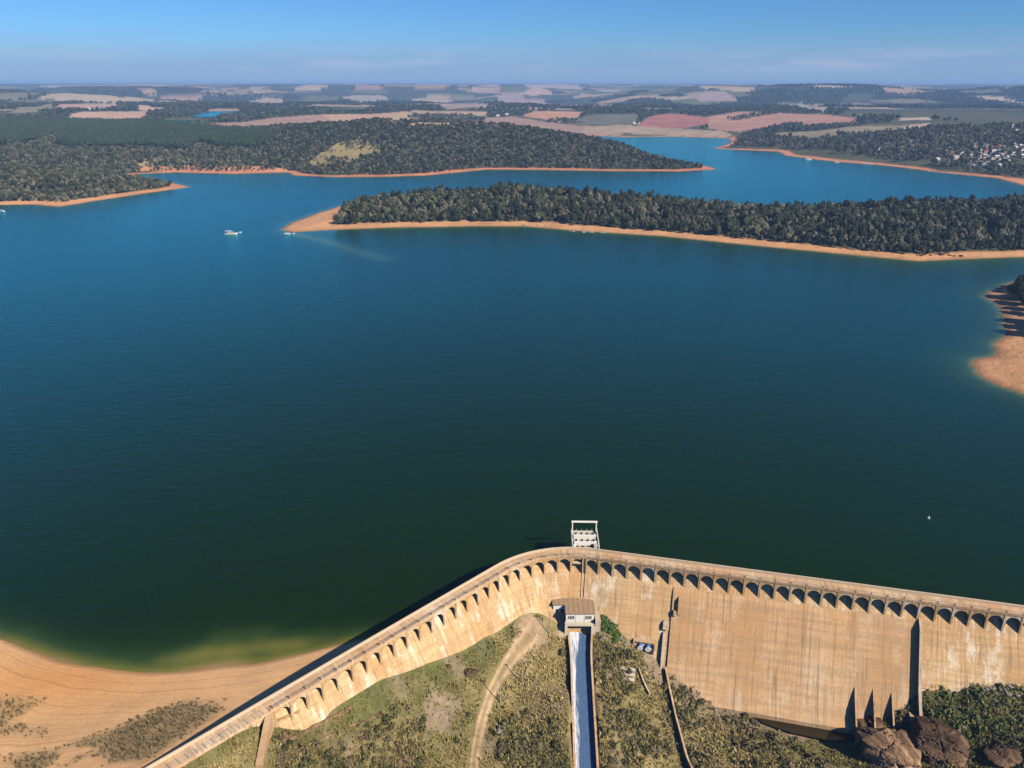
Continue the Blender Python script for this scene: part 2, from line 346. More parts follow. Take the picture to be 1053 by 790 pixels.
def land_h(x, y):
    x = np.asarray(x, float); y = np.asarray(y, float)
    wob = (fbm(x / 60, y / 60, 3, 5) - 0.5) * np.clip(np.abs(y) / 200, 2, 9)
    d1 = sdist(x, y, near_pen) + wob; d2 = sdist(x, y, mainland) + wob; d3 = sdist(x, y, right_pt) + wob * 0.4
    d = np.maximum(np.maximum(d1, d2), d3)
    h = np.where(d > 0, np.minimum(d * 0.055, 1.6 + 0.012 * d), np.maximum(d * 0.10, -9.0))
    n1 = fbm(x / 110, y / 110, 3, 21)
    pxa = CXP + FPX * x / (y * cp_ + (CAMH - 10) * sp_)
    h = h + np.interp(pxa, [340, 430, 530, 620, 700, 790, 860, 930, 1053], [3, 8, 13.5, 10, 6, 1.5, 4.5, 7, 7]) * sstep(d1, 12, 105) * (0.75 + 0.5 * n1) + 9.0 * sstep(d3, 25, 120) * n1
    rise = 42 * (1 - np.exp(-np.maximum(d2 - 15, 0) / 620.0))
    gh = np.zeros_like(h)
    for px, D, hh, rx, ry in HILLS:
        cx = (px - CXP) / FPX * (D * cp_ + (CAMH - 20) * sp_)
        gh = gh + hh * np.exp(-((x - cx) / rx) ** 2 - ((y - D) / ry) ** 2)
    h = h + (rise + gh) * sstep(d2, 12, 90)
    roll = (fbm(x / 420, y / 420, 4, 40) - 0.5) * 22 * sstep(d2, 60, 400)
    R = np.hypot(x, y)
    far = sstep(R, 3600, 6500) * ((fbm(x / 1500, y / 1100, 5, 63) - 0.50) * 290) - 22 * sstep(R, 3300, 4600) + sstep(R, 9000, 20000) * (fbm(x / 5200, y / 3000, 4, 93) - 0.42) * 150
    h = h + roll + far * sstep(d2, 100, 800)
    h = np.where(h > 95, 95 + 50 * np.tanh((h - 95) / 50.0), h)
    return h, d, d1, d2, d3
def march(px, py, h0=0.0):
    """where the line of sight of the photograph's point meets the land"""
    d = ray(px, py); ts = np.geomspace(400, 40000, 900)
    X = d[0] * ts; Y = d[1] * ts; Z = CAMH + d[2] * ts
    H = np.maximum(land_h(X, Y)[0], 0) + h0
    k = np.argmax(Z < H)
    if k == 0: k = len(ts) - 1 if Z[0] > H[0] else 0
    return X[k], Y[k]
FIELDS = [  # photographed outline, colour
    ([(68, 122.5), (75, 117), (100, 115), (153, 114.5), (153, 118), (146, 122), (100, 123.5)], (0.50, 0.33, 0.23)),
    ([(54, 112), (62, 107), (120, 106.5), (122, 110), (90, 113.5)], (0.47, 0.30, 0.23)),
    ([(140, 108.5), (153, 108.5), (156, 110.5), (178, 112.5), (150, 114), (143, 113)], (0.55, 0.38, 0.28)),
    ([(8, 116), (20, 110.5), (55, 106.5), (54, 112), (25, 117)], (0.24, 0.22, 0.13)),
    ([(190, 134), (215, 127.5), (280, 121.5), (330, 118), (420, 114.5), (420, 122), (350, 128.5), (290, 127), (240, 134)], (0.38, 0.24, 0.18)),
    ([(330, 118), (420, 114.5), (420, 119), (345, 125)], (0.50, 0.32, 0.21)),
    ([(255, 104), (270, 101), (290, 103), (293, 107), (258, 108)], (0.38, 0.31, 0.22)),
    ([(310, 172.5), (318, 166), (335, 155), (348, 146), (370, 144), (390, 151), (394, 158), (378, 160), (362, 168), (350, 172.5)], (0.30, 0.245, 0.105)),
    ([(400, 117), (420, 115), (438, 122), (420, 128), (400, 127)], (0.47, 0.34, 0.20)),
    ([(418, 114), (500, 115), (500, 120), (450, 122)], (0.42, 0.30, 0.19)),
    ([(465, 128), (500, 121), (530, 120), (555, 125), (600, 130), (640, 128), (640, 140), (600, 139), (560, 136), (520, 131)], (0.33, 0.22, 0.17)),
    ([(417, 129), (430, 126), (463, 126), (463, 131)], (0.52, 0.38, 0.21)),
    ([(537, 120), (550, 115), (600, 115.5), (595, 121), (570, 124.5)], (0.50, 0.27, 0.16)),
    ([(580, 128), (610, 118), (655, 117), (655, 129)], (0.14, 0.14, 0.10)),
    ([(600, 130), (655, 130), (700, 133), (745, 135), (755, 141), (690, 140), (600, 138.5)], (0.37, 0.28, 0.19)),
    ([(655, 130), (668, 120.5), (690, 117), (728, 121), (728, 128), (700, 133)], (0.37, 0.15, 0.125)),
    ([(728, 121), (760, 115), (800, 116.5), (850, 118), (880, 121), (882, 126), (800, 129), (760, 136), (728, 133)], (0.42, 0.23, 0.16)),
    ([(797, 110), (825, 105.5), (850, 110), (848, 116)], (0.36, 0.29, 0.24)),
    ([(782, 143), (800, 137), (840, 135), (870, 131), (900, 130), (950, 128), (950, 133), (880, 138), (830, 142)], (0.27, 0.22, 0.13)),
    ([(900, 151), (915, 144), (935, 144), (950, 142), (950, 150), (920, 153)], (0.36, 0.31, 0.14)),
    ([(937, 147), (960, 141.5), (1000, 137), (1039, 135.5), (1035, 142), (1015, 144), (995, 149), (970, 151), (940, 150)], (0.40, 0.24, 0.15)),
    ([(930, 129), (955, 127), (961, 132), (930, 133)], (0.45, 0.33, 0.22)),
    ([(925, 121.5), (955, 120.5), (958, 123.5), (925, 124.5)], (0.45, 0.36, 0.28)),
    ([(480, 91), (500, 89), (520, 92), (490, 95)], (0.46, 0.30, 0.24)), ([(538, 95), (555, 91), (568, 94), (565, 98), (545, 98)], (0.48, 0.30, 0.24)),
    ([(511, 98), (530, 96), (540, 102), (560, 104), (600, 110), (570, 109), (520, 108)], (0.36, 0.26, 0.24)), ([(360, 100), (390, 98), (400, 103), (370, 106)], (0.36, 0.31, 0.24)),
    ([(700, 96), (745, 94), (760, 103), (720, 106)], (0.36, 0.27, 0.24)), ([(435, 108), (490, 106), (510, 110), (460, 113)], (0.36, 0.27, 0.22)),
    ([(135, 166), (165, 162), (172, 168), (150, 172), (138, 172)], (0.34, 0.27, 0.13)), ([(138, 177), (150, 171.5), (200, 171), (296, 174), (297, 177.5), (240, 179), (180, 177.5)], (0.55, 0.25, 0.13)),
]
FW = [([march(x, y) for x, y in poly], c) for poly, c in FIELDS]
PONDS = [[(196, 121), (203, 118), (215, 114.5), (246, 113), (247, 115), (226, 117), (222, 121)], [(217, 134), (228, 130), (262, 129), (285, 129.5), (270, 133.5), (240, 135)], [(142, 125.5), (160, 124), (200, 122), (218, 121.5), (190, 126)]]
PW = []
for pl in PONDS:
    w = [march(x, y) for x, y in pl]; hz = np.array([land_h(np.array([a]), np.array([b]))[0][0] for a, b in w])
    PW.append((w, float(np.percentile(hz, 35))))
def ground_far(x, y):
    h, d, d1, d2, d3 = land_h(x, y)
    for w, zp in PW:
        ins = inside(x, y, w); h = np.where(ins, zp - 3, h)
    return h, d, d1, d2, d3

def patches(x, y, nA):
    R = np.hypot(x, y); cs = np.where(R > 9000, 560.0, 270.0)
    u = x / cs + 0.35 * (fbm(x / 500, y / 500, 3, 70) - 0.5) * 2; v = y / (cs * 1.5) + 0.35 * (fbm(x / 500, y / 500, 3, 71) - 0.5) * 2
    best = np.full(len(x), 9e9); cid = np.zeros(len(x))
    for i in (-1, 0, 1):
        for j in (-1, 0, 1):
            gx = np.floor(u) + i; gy = np.floor(v) + j
            dd = (u - gx - _h2(gx, gy, 301)) ** 2 + (v - gy - _h2(gx, gy, 302)) ** 2
            k = _h2(gx, gy, 303); m = dd < best; best = np.where(m, dd, best); cid = np.where(m, k, cid)
    return (cid < 0.47) & (R > 3300) & (best < 0.22 + 0.26 * nA), cid
def grid_faces(nr, nc):
    i = np.arange(nr - 1)[:, None] * nc + np.arange(nc - 1)[None]
    return np.stack([i, i + 1, i + nc + 1, i + nc], -1).reshape(-1, 4)
# fan-shaped sheet, finer near than far
ys = np.concatenate([np.linspace(262, 690, 90), 1 / np.linspace(1 / 700, 1 / 45000, 420)])
th = np.concatenate([np.linspace(-64, -38, 40)[:-1], np.linspace(-38, 38, 760), np.linspace(38, 64, 40)[1:]])
Yg, Tg = np.meshgrid(ys, np.tan(np.radians(th)), indexing='ij'); Xg = Yg * Tg
x, y = Xg.ravel(), Yg.ravel()
h, d, d1, d2, d3 = ground_far(x, y)
nA = fbm(x / 45, y / 45, 4, 3); nB = fbm(x / 300, y / 300, 4, 8)
col = np.empty((len(x), 3))
fl = np.array([0.078, 0.082, 0.038]); col[:] = fl
col = col * (0.7 + 0.6 * nA[:, None]); col[(nB > 0.57) & (d2 > 60)] = (0.085, 0.085, 0.038)
# patchwork of fields and woods on the far hills
R = np.hypot(x, y); isf, cid = patches(x, y, nA)
pal = np.array([(0.40, 0.30, 0.20), (0.20, 0.18, 0.10), (0.44, 0.35, 0.24), (0.12, 0.13, 0.06), (0.36, 0.24, 0.17)])
col[isf] = pal[np.clip((cid[isf] / 0.47 * 5).astype(int), 0, 4)]
deep = (~isf) & (R > 3300); col[deep] = np.array([0.050, 0.064, 0.040]) * (0.7 + 0.6 * nA[deep, None])  # far wooded ground lightened in colour to stand in for thicker haze
for w, c in FW:
    wx = x + (nA - 0.5) * 12; ins = inside(wx, y, w); band = 0.85 + 0.3 * fbm(x / 150, y / 20, 3, 77)
    col[ins] = np.array(c) * band[ins, None]
# drawn-down shore: bare orange soil
bw = 25 + 34 * (fbm(x / 130, y / 130, 3, 24) - 0.5) * (d2 > -20) + 10 * (nB - 0.5)
sandm = 1 - sstep(d + (nA - 0.5) * 14, bw - 6, bw + 4)
sandm = np.where(d3 > -5, 1 - sstep(d3, 34, 46), sandm)
tipx = np.where((d1 > -5) & (x < P(356, 220)[0]), 1.0, 0.0); sandm = np.maximum(sandm, tipx)
sc1 = np.array([0.60, 0.32, 0.15]); sc2 = np.array([0.56, 0.23, 0.12])
fr = sstep(y, 900, 1500)[:, None]; sc = (sc1 * (1 - fr) + sc2 * fr) * (0.82 + 0.36 * nA[:, None])
wet = sstep(d, 0, 7)[:, None]; sc = sc * (0.45 + 0.55 * wet) * np.where(d3 > -5, .8, 1.0)[:, None]
col = col * (1 - sandm[:, None]) + sc * sandm[:, None]
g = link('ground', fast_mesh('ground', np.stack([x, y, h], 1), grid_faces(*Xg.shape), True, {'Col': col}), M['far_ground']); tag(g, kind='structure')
for i, (w, zp) in enumerate(PW):
    mb = MB(); mb.add([(a, b, zp) for a, b in w], [tuple(range(len(w)))]); o = mb.build('pond_water', M['lake_water']); tag(o, kind='structure')

# ------------------------------------------------------------------ the line of the dam: s metres along the downstream edge, n metres downstream of it
CR = 10.0
AL = np.array([-58.08, 140.32]); TL = math.radians(45.0); TURN = math.radians(58.42); RAD = 30.0; SA = 78.7; SB = SA + RAD * TURN
dLv = np.array([math.cos(TL), math.sin(TL)]); nLv = np.array([dLv[1], -dLv[0]]); CC = AL + dLv * SA + nLv * RAD
TR = TL - TURN; dRv = np.array([math.cos(TR), math.sin(TR)]); nRv = np.array([dRv[1], -dRv[0]]); AR = CC - nRv * RAD
def W(s, n, z):
    if s <= SA: p = AL + dLv * s + nLv * n
    elif s < SB:
        a = TL - (s - SA) / RAD; nn = np.array([math.sin(a), -math.cos(a)]); p = CC - nn * (RAD - n)
    else: p = AR + dRv * (s - SB) + nRv * n
    return (float(p[0]), float(p[1]), float(z))
def yaw(s): return TL if s <= SA else (TR if s >= SB else TL - (s - SA) / RAD)
def SN(x, y):
    x = np.asarray(x, float); y = np.asarray(y, float)
    sl = (x - AL[0]) * dLv[0] + (y - AL[1]) * dLv[1]; nl = (x - AL[0]) * nLv[0] + (y - AL[1]) * nLv[1]
    sr = (x - AR[0]) * dRv[0] + (y - AR[1]) * dRv[1]; nr = (x - AR[0]) * nRv[0] + (y - AR[1]) * nRv[1]
    vx, vy = x - CC[0], y - CC[1]; ang = np.arctan2(vy, vx) - math.pi / 2     # bearing of tangent
    rr = np.hypot(vx, vy); na = RAD - rr; sa = SA + (TL - ang) * RAD
    inA = (ang <= TL) & (ang >= TR) & (rr > 1e-6) & (vy > 0)
    left = np.where(inA, False, (x * 1.0 < CC[0]) | (ang > TL))
    s = np.where(inA, sa, np.where(ang > TL, sl, SB + sr)); n = np.where(inA, na, np.where(ang > TL, nl, nr))
    far_l = (vy <= 0); s = np.where(far_l, np.where(x < CC[0], sl, SB + sr), s); n = np.where(far_l, np.where(x < CC[0], nl, nr), n)
    return s, n
Z0, BAT = 3.8, 0.65
def face_n(z): return BAT * (Z0 - z)

# lake surface -------------------------------------------------------------------------------------------------
BE = [(-60, 640, 0), (0, 657, 0), (40, 672, 0), (100, 686, 0), (150, 692, 0), (200, 690, 0), (260, 684, 0), (320, 670, 0), (378, 655, 0),
      (0, 620, -4), (100, 650, -4), (200, 652, -3), (230, 668, -0.9), (290, 662, -1.4), (370, 640, -4), (430, 610, -7), (-150, 600, -4), (-150, 640, 1.5), (-150, 785, 8), (0, 540, -8), (150, 540, -8), (300, 540, -8),
      (0, 700, 2.3), (0, 745, 4.4), (0, 785, 6.2), (80, 730, 3.3), (150, 735, 3.8), (100, 785, 7.4)]
ctrl = [tuple(P(a, b, c)) for a, b, c in BE]
for s, z in ((-60, 9.3), (-25, 9.2), (-12, 7.2), (0, 5.2), (20, 2.7), (38, 0.2), (60, -3), (85, -8), (110, -8)): ctrl.append((*W(s, -4, 0)[:2], z))
ctrl += [(-300, 60, 12), (-300, 140, 7), (-300, 200, -2), (-300, 262, -8), (-150, 262, -8), (0, 262, -8), (-150, 60, 10)]
beach_h = tps(ctrl, 0.01)
def lake_silt(x, y):
    out = np.zeros(len(x)); sd = np.full(len(x), -9e9)
    for pl in LANDS: sd = np.maximum(sd, sdist(x, y, pl))
    out = np.maximum(out, 0.75 * np.exp(np.minimum(sd, 0) / np.clip(y / 130, 2, 8)))
    d3 = segdist(x, y, right_pt); out = np.maximum(out, 0.42 * np.exp(-d3 / 9))
    d1 = segdist(x, y, near_pen); out = np.maximum(out, 0.40 * np.exp(-d1 / 22) * sstep(x, 150, 420))
    pl = px_poly([(296, 239), (312, 243), (335, 248), (362, 257), (394, 266)]); dd = segdist(x, y, pl, False)
    out = np.maximum(out, 0.50 * np.exp(-(dd / 11.0) ** 2) * (0.6 + 0.4 * sstep(-x, 130, 260)))
    pl = px_poly([(738, 174), (752, 176)]); out = np.maximum(out, 0.5 * np.exp(-(segdist(x, y, pl, False) / 10.0) ** 2))
    m = (y < 262) & (x < 30)
    if m.any():
        b = beach_h(x[m], y[m]); nn = fbm(x[m] / 14, y[m] / 14, 4, 9)
        s0 = np.clip(np.exp(np.minimum(b, 0) / 0.8) * (0.45 + 0.75 * nn), 0, 1)
        out[m] = np.maximum(out[m], s0)
        c1 = P(205, 673); c2 = P(290, 668)
        dl = segdist(x[m], y[m], px_poly([(165, 683), (210, 673), (250, 668), (300, 666), (330, 662)]), False); out[m] = np.maximum(out[m], .62 * np.exp(-(dl / 5.5) ** 2) * (.35 + 1.1 * nn))
        dl = segdist(x[m], y[m], px_poly([(225, 662), (262, 660)]), False); out[m] = np.maximum(out[m], .36 * np.exp(-(dl / 6.0) ** 2) * (.3 + 1.2 * nn))
        dl = segdist(x[m], y[m], px_poly([(0, 650), (60, 672), (120, 685)]), False); out[m] = np.maximum(out[m], .30 * np.exp(-(dl / 4.0) ** 2) * (.3 + 1.2 * nn))
    return out
yw = np.concatenate([np.linspace(262, 690, 120), 1 / np.linspace(1 / 700, 1 / 5200, 190)]); tw = np.tan(np.radians(np.linspace(-64, 64, 420)))
Yw, Tw = np.meshgrid(yw, tw, indexing='ij'); Xw = Yw * Tw
hx = 262 * math.tan(math.radians(64)); xn = np.linspace(-hx, hx, 640); yn = np.linspace(-40, 262, 190)
Yn, Xn = np.meshgrid(yn, xn, indexing='ij'); fn = grid_faces(*Xn.shape)
sN, nN = SN(Xn.ravel(), Yn.ravel()); keep = (nN < 0.6); fn = fn[keep[fn].all(1)]
x = np.concatenate([Xw.ravel(), Xn.ravel()]); y = np.concatenate([Yw.ravel(), Yn.ravel()])
fw = np.concatenate([grid_faces(*Xw.shape), fn + Xw.size])
o = link('water', fast_mesh('water', np.stack([x, y, np.zeros(len(x))], 1), fw, False, {'silt': lake_silt(x, y)}), M['lake_water']); tag(o, kind='structure')

# beach and lake bed left of the dam ---------------------------------------------------------------------------
xb = np.linspace(-hx, 30, 460); yb = np.linspace(-60, 262, 300); Yb, Xb = np.meshgrid(yb, xb, indexing='ij'); x, y = Xb.ravel(), Yb.ravel()
hb = beach_h(x, y) + (fbm(x / 9, y / 9, 4, 2) - 0.5) * 0.5 * sstep(beach_h(x, y), 0.5, 3)
sB, nB_ = SN(x, y); fb = grid_faces(*Xb.shape); keep = nB_ < 0.8; fb = fb[keep[fb].all(1)]
nz = fbm(x / 6, y / 6, 4, 33); nz2 = fbm(x / 22, y / 22, 4, 34)
col = np.array([0.68, 0.405, 0.19]) * (0.82 + 0.3 * nz2[:, None])
orange = (np.exp(-((x - P(60, 705)[0]) / 24) ** 2 - ((y - P(60, 705)[1]) / 11) ** 2) * 0.9)[:, None]
col = col * (1 - orange) + np.array([0.62, 0.30, 0.10]) * orange
def beach_scrub(x, y):
    nz = fbm(np.asarray(x) / 6, np.asarray(y) / 6, 4, 33)
    P1 = px_poly([(-60, 830), (-60, 790), (10, 778), (60, 770), (110, 750), (160, 722), (215, 706), (240, 708), (238, 722), (205, 752), (165, 790), (150, 800)], 5)
    P2 = px_poly([(-40, 712), (20, 708), (48, 712), (52, 722), (40, 735), (70, 752), (55, 768), (20, 764), (-40, 770)], 4)
    a = inside(x, y, P1); b = inside(x, y, P2); da = segdist(x, y, P1); db = segdist(x, y, P2)
    return np.where(a, np.clip(0.35 + da / 5, 0, 1), 0) * sstep(nz, 0.28, 0.5), np.where(b, np.clip(db / 4, 0, 1), 0) * sstep(nz, 0.45, 0.62)
g1, g2 = beach_scrub(x, y)
col = col * (1 - 0.75 * g1[:, None]) + np.array([0.19, 0.16, 0.075]) * 0.75 * g1[:, None]
col = col * (1 - 0.6 * g2[:, None]) + np.array([0.30, 0.21, 0.10]) * 0.6 * g2[:, None]
wet = sstep(hb, 0.0, 0.35)[:, None]; col = col * (0.5 + 0.5 * wet)
o = link('beach_ground', fast_mesh('beach_ground', np.stack([x, y, hb], 1), fb, True, {'Col': col}), M['beach_ground']); tag(o, kind='structure')

# valley below the dam -----------------------------------------------------------------------------------------
toe = [(1, 3.0), (15, 1.8), (30, 1.2), (45, -1.5), (65, -3.5), (80, -4.4), (90.5, -5.5), (93, -8), (100, -11.0), (110, -10.0), (112.5, -5.6), (117, -7.2), (120.5, -11.2), (125, -12.2), (133, -16.2), (136.5, -17.8), (152.5, -23.3), (160.5, -24.4),
       (173.5, -25.2), (188, -25.2), (192, -22.5), (196, -19.8), (203, -16.8), (206.5, -11.8), (220, -10.0), (233, -8.2), (250, -5.0), (280, 2.0)]
ctrl = [(*W(s, face_n(z), 0)[:2], z) for s, z in toe] + [(*W(s, 0.5, 0)[:2], 8.8) for s in (-60, -40, -25, -12, -4)] + [(*W(-12, 9, 0)[:2], 4.6), (*W(-30, 14, 0)[:2], 5.5), (*W(3, 8, 0)[:2], 1.2), (*W(1, 18, 0)[:2], -1.5)]
VC = [(545, 655, -8.5), (520, 690, -11.5), (500, 735, -14), (488, 785, -16), (440, 720, -7), (400, 760, -8), (330, 770, -3.5), (400, 785, -10), (560, 690, -13), (575, 740, -14.6), (575, 785, -16.6), (630, 690, -14), (640, 740, -16.5), (640, 785, -18.5),
      (680, 720, -19.5), (700, 785, -25), (740, 750, -23.4), (780, 785, -24.5), (800, 750, -25.6), (845, 757, -25.8), (820, 775, -24.2), (880, 785, -24.6), (905, 785, -23), (950, 785, -21.5), (1000, 745, -16.5), (1053, 785, -17), (1053, 735, -12.5), (985, 720, -13.5), (1120, 760, -11)]
ctrl += [tuple(P(a, b, c)) for a, b, c in VC]
ctrl += [(-60, 60, -6), (-120, 60, 8), (-150, 120, 10), (-60, 0, -10), (0, 60, -27), (0, 0, -36), (60, 60, -31), (80, 100, -28), (140, 60, -26), (200, 100, -4), (230, 160, 6), (200, 0, -10), (0, -90, -42), (-150, -60, 8), (200, -90, 0)]
valley_base = tps(ctrl, 0.01)
CH0, CH1 = P(596, 646, -11.6), P(603, 800, -19.0)      # water line of the outlet channel, upstream and downstream
chd = (CH1 - CH0)[:2]; chL = float(np.hypot(*chd)); chd = chd / chL; chn = np.array([-chd[1], chd[0]])        # chn points to the east side
def ch_uv(x, y): return (x - CH0[0]) * chd[0] + (y - CH0[1]) * chd[1], (x - CH0[0]) * chn[0] + (y - CH0[1]) * chn[1]
CHW = 2.75
def ch_z(u): return -11.6 - 7.4 * np.clip(u / chL, -0.2, 3)
def valley_h(x, y, cut=True):
    x = np.asarray(x, float); y = np.asarray(y, float)
    h = valley_base(x, y); s, n = SN(x, y)
    rough = sstep(n - face_n(np.minimum(h, Z0)), 2, 10)
    h = h + rough * ((fbm(x / 7, y / 7, 4, 12) - 0.5) * 1.8 + (fbm(x / 22, y / 22, 3, 13) - 0.5) * 2.0)
    if cut:
        u, v = ch_uv(x, y); m = (u > -6) & (np.abs(v) < CHW + 0.55); h = np.where(m, ch_z(u) - 2.2, h)
    return h
xv = np.arange(-165, 275, 0.9); yv = np.arange(-60, 215, 0.9); Yv, Xv = np.meshgrid(yv, xv, indexing='ij'); x, y = Xv.ravel(), Yv.ravel()
hv = valley_h(x, y); sV, nV = SN(x, y); fv = grid_faces(*Xv.shape); keep = (nV > -1.2); fv = fv[keep[fv].all(1)]
nz = fbm(x / 5, y / 5, 4, 51); nz2 = fbm(x / 18, y / 18, 4, 52); nz3 = fbm(x / 9, y / 9, 3, 53)
col = np.array([0.33, 0.255, 0.11]) * (0.75 + 0.5 * nz[:, None])
def blend(c, m): 
    global col
    m = np.clip(m, 0, 1)[:, None]; col = col * (1 - m) + np.array(c) * m
blend((0.17, 0.15, 0.06), sstep(nz2, 0.45, 0.62) * 0.7)
blend((0.30, 0.225, 0.145), sstep(nz3, 0.60, 0.72) * 0.8)
toed = nV - face_n(np.minimum(hv, Z0))
blend((0.10, 0.125, 0.030), (1 - sstep(toed, 1.5, 4.5)) * sstep(nz, 0.25, 0.5) * (sV < 92) * 0.7)
blend((0.33, 0.245, 0.165), (1 - sstep(toed + (nz - .5) * 6, 3, 9)) * (sV > 128) * (sV < 176) * 0.85)
for c, r, k in ((P(452, 729, -8), 5.5, 0.9), (P(470, 690, -7), 5, 0.6), (P(505, 762, -14.5), 4, 0.5), (P(410, 712, -4), 5, 0.5)):
    blend((0.31, 0.235, 0.155), k * (1 - sstep(np.hypot(x - c[0], y - c[1]) + (nz - .5) * 7, r * 0.6, r)))
blend((0.05, 0.06, 0.018), sstep(x, 96, 112) * (y < 172) * 0.7 * sstep(nz2, 0.3, 0.5))
blend((0.42, 0.30, 0.19), 1 - sstep(np.hypot(x - P(547, 652, -8.5)[0], (y - P(547, 652, -8.5)[1])) + (nz - .5) * 3, 3.5, 6.5))
o = link('valley_ground', fast_mesh('valley_ground', np.stack([x, y, hv], 1), fv, True, {'Col': col}), M['valley_ground']); tag(o, kind='structure')

# ------------------------------------------------------------------ the dam
S_LO, S_HI = -64.0, 262.0
centres = [3.17 + 4.465 * k for k in range(16)]
centres += [centres[-1] + (104.5 - centres[-1]) * (k + 1) / 8 for k in range(8)]
while centres[-1] < S_HI - 7: centres.append(centres[-1] + 4.47)
edges = [centres[0] - 2.23] + [(a + b) / 2 for a, b in zip(centres, centres[1:])] + [centres[-1] + 2.235]
def s_range(a, b, step=1.6):
    r = [a]
    for q in np.arange(SA, SB + 0.01, step):
        if a < q < b: r.append(float(q))
    if a < SB < b: r.append(SB)
    r.append(b); return sorted(set(r))
def sweep(prof, a, b, closed=True, step=1.6):
    ss = s_range(a, b, step); mb = MB(); k = len(prof); vsx = []; uv = []
    for s in ss:
        for n, z in prof: vsx.append(W(s, n, z)); uv.append((s, z + 0.3 * n))
    fs = []
    for i in range(len(ss) - 1):
        for j in range(k if closed else k - 1):
            a0 = i * k + j; b0 = i * k + (j + 1) % k; fs.append((a0, a0 + k, b0 + k, b0))
    if closed: fs += [tuple(range(k)), tuple(range((len(ss) - 1) * k + k - 1, (len(ss) - 1) * k - 1, -1))]
    return mb.add(vsx, fs, uv)
dam = empty('concrete_dam', W(90, -1.8, 0)); tag(dam, 'long bent concrete gravity dam with a row of arches under its crest', 'dam')
DI = Matrix.Translation(-Vector(dam.location))
def dpart(mb, name, mat, parent=None):
    o = mb.build(name, M[mat], parent or dam)
    if parent is None or True:
        o.matrix_parent_inverse = Matrix.Translation(-Vector(dam.location)) if parent is None else Matrix.Translation((0, 0, 0))
    return o
dpart(sweep([(-3.6, -40), (face_n(-40) - .35, -40), (-.03, 3.3), (-.03, 3.78), (-2.5, 7.2), (-2.5, 9.52), (-3.6, 9.52)], edges[0] + 0.02, S_HI), 'core_wall', 'face_concrete')
dpart(sweep([(-3.6, -6), (0.0, -6), (0.0, 9.52), (-3.6, 9.52)], S_LO, edges[0]), 'abutment_wall', 'face_concrete')
dpart(sweep([(-3.75, 9.52), (0.22, 9.52), (0.22, 10.0), (-3.75, 10.0)], S_LO, S_HI), 'crest_deck', 'deck_concrete')
dpart(sweep([(-3.75, 10.0), (-3.42, 10.0), (-3.42, 10.85), (-3.75, 10.85)], S_LO, S_HI), 'upstream_parapet', 'parapet')
dpart(sweep([(-0.10, 10.0), (0.30, 10.0), (0.30, 10.38), (-0.10, 10.38)], edges[0] - 1, S_HI), 'downstream_kerb', 'deck_concrete')
dpart(sweep([(0.06, 10.92), (0.16, 10.92), (0.16, 11.0), (0.06, 11.0)], edges[0] - 1, S_HI), 'handrail', 'steel')
for i, c in enumerate(centres):
    s0, s1 = edges[i], edges[i + 1]; w = 1.82; zs = 6.95; zt = 9.52; N = 14; nb = -2.55
    mb = MB(); vsx = []; uv = []; fs = []
    def q(pts):
        o = len(vsx)
        for s_, n_, z_ in pts: vsx.append(W(s_, n_, z_)); uv.append((s_, z_ + 0.3 * n_))
        fs.append(tuple(range(o, o + len(pts))))
    arc = [(c - w * math.cos(math.pi * k / N), zs + w * math.sin(math.pi * k / N)) for k in range(N + 1)]
    q([(s0, 0, 3.2), (c - w, 0, 3.2), (c - w, 0, zs), (s0, 0, zs)]); q([(c + w, 0, 3.2), (s1, 0, 3.2), (s1, 0, zs), (c + w, 0, zs)])
    q([(s0, 0, zs), (c - w, 0, zs), (c - w, 0, zt), (s0, 0, zt)]); q([(c + w, 0, zs), (s1, 0, zs), (s1, 0, zt), (c + w, 0, zt)])
    for (a, za), (b, zb) in zip(arc, arc[1:]):
        q([(a, 0, za), (b, 0, zb), (b, 0, zt), (a, 0, zt)]); q([(a, nb, za), (b, nb, zb), (b, 0, zb), (a, 0, za)])
    q([(c - w, 0, 3.2), (c - w, nb, 3.2), (c - w, nb, zs), (c - w, 0, zs)]); q([(c + w, nb, 3.2), (c + w, 0, 3.2), (c + w, 0, zs), (c + w, nb, zs)])
    if i == 0: q([(s0, nb, 3.2), (s0, 0, 3.2), (s0, 0, zt), (s0, nb, zt)])
    mb.add(vsx, fs, uv); dpart(mb, 'arch_bay', 'face_concrete')
    # battered facing panel under the arch, one per bay, open joint between
    g = 0.010; pr = NP.uniform(-0.02, 0.03)
    pts = []; uvp = []
    lev = [3.77, -4, -12, -20, -30, -38]
    for z in lev:
        for s_, off in ((s0 + g, pr), (s1 - g, pr), (s1 - g, -0.45), (s0 + g, -0.45)):
            nn = face_n(z) + off if z < 3.7 else (0.02 if off > -0.2 else -0.03); pts.append(W(s_, nn, z)); uvp.append((s_, z))
    f4 = []
    for k in range(len(lev) - 1):
        for j in range(4): f4.append((k * 4 + j, (k + 1) * 4 + j, (k + 1) * 4 + (j + 1) % 4, k * 4 + (j + 1) % 4))
    f4.append((0, 1, 2, 3)); mb = MB(); mb.add(pts, f4, uvp); dpart(mb, 'facing_panel', 'face_concrete')
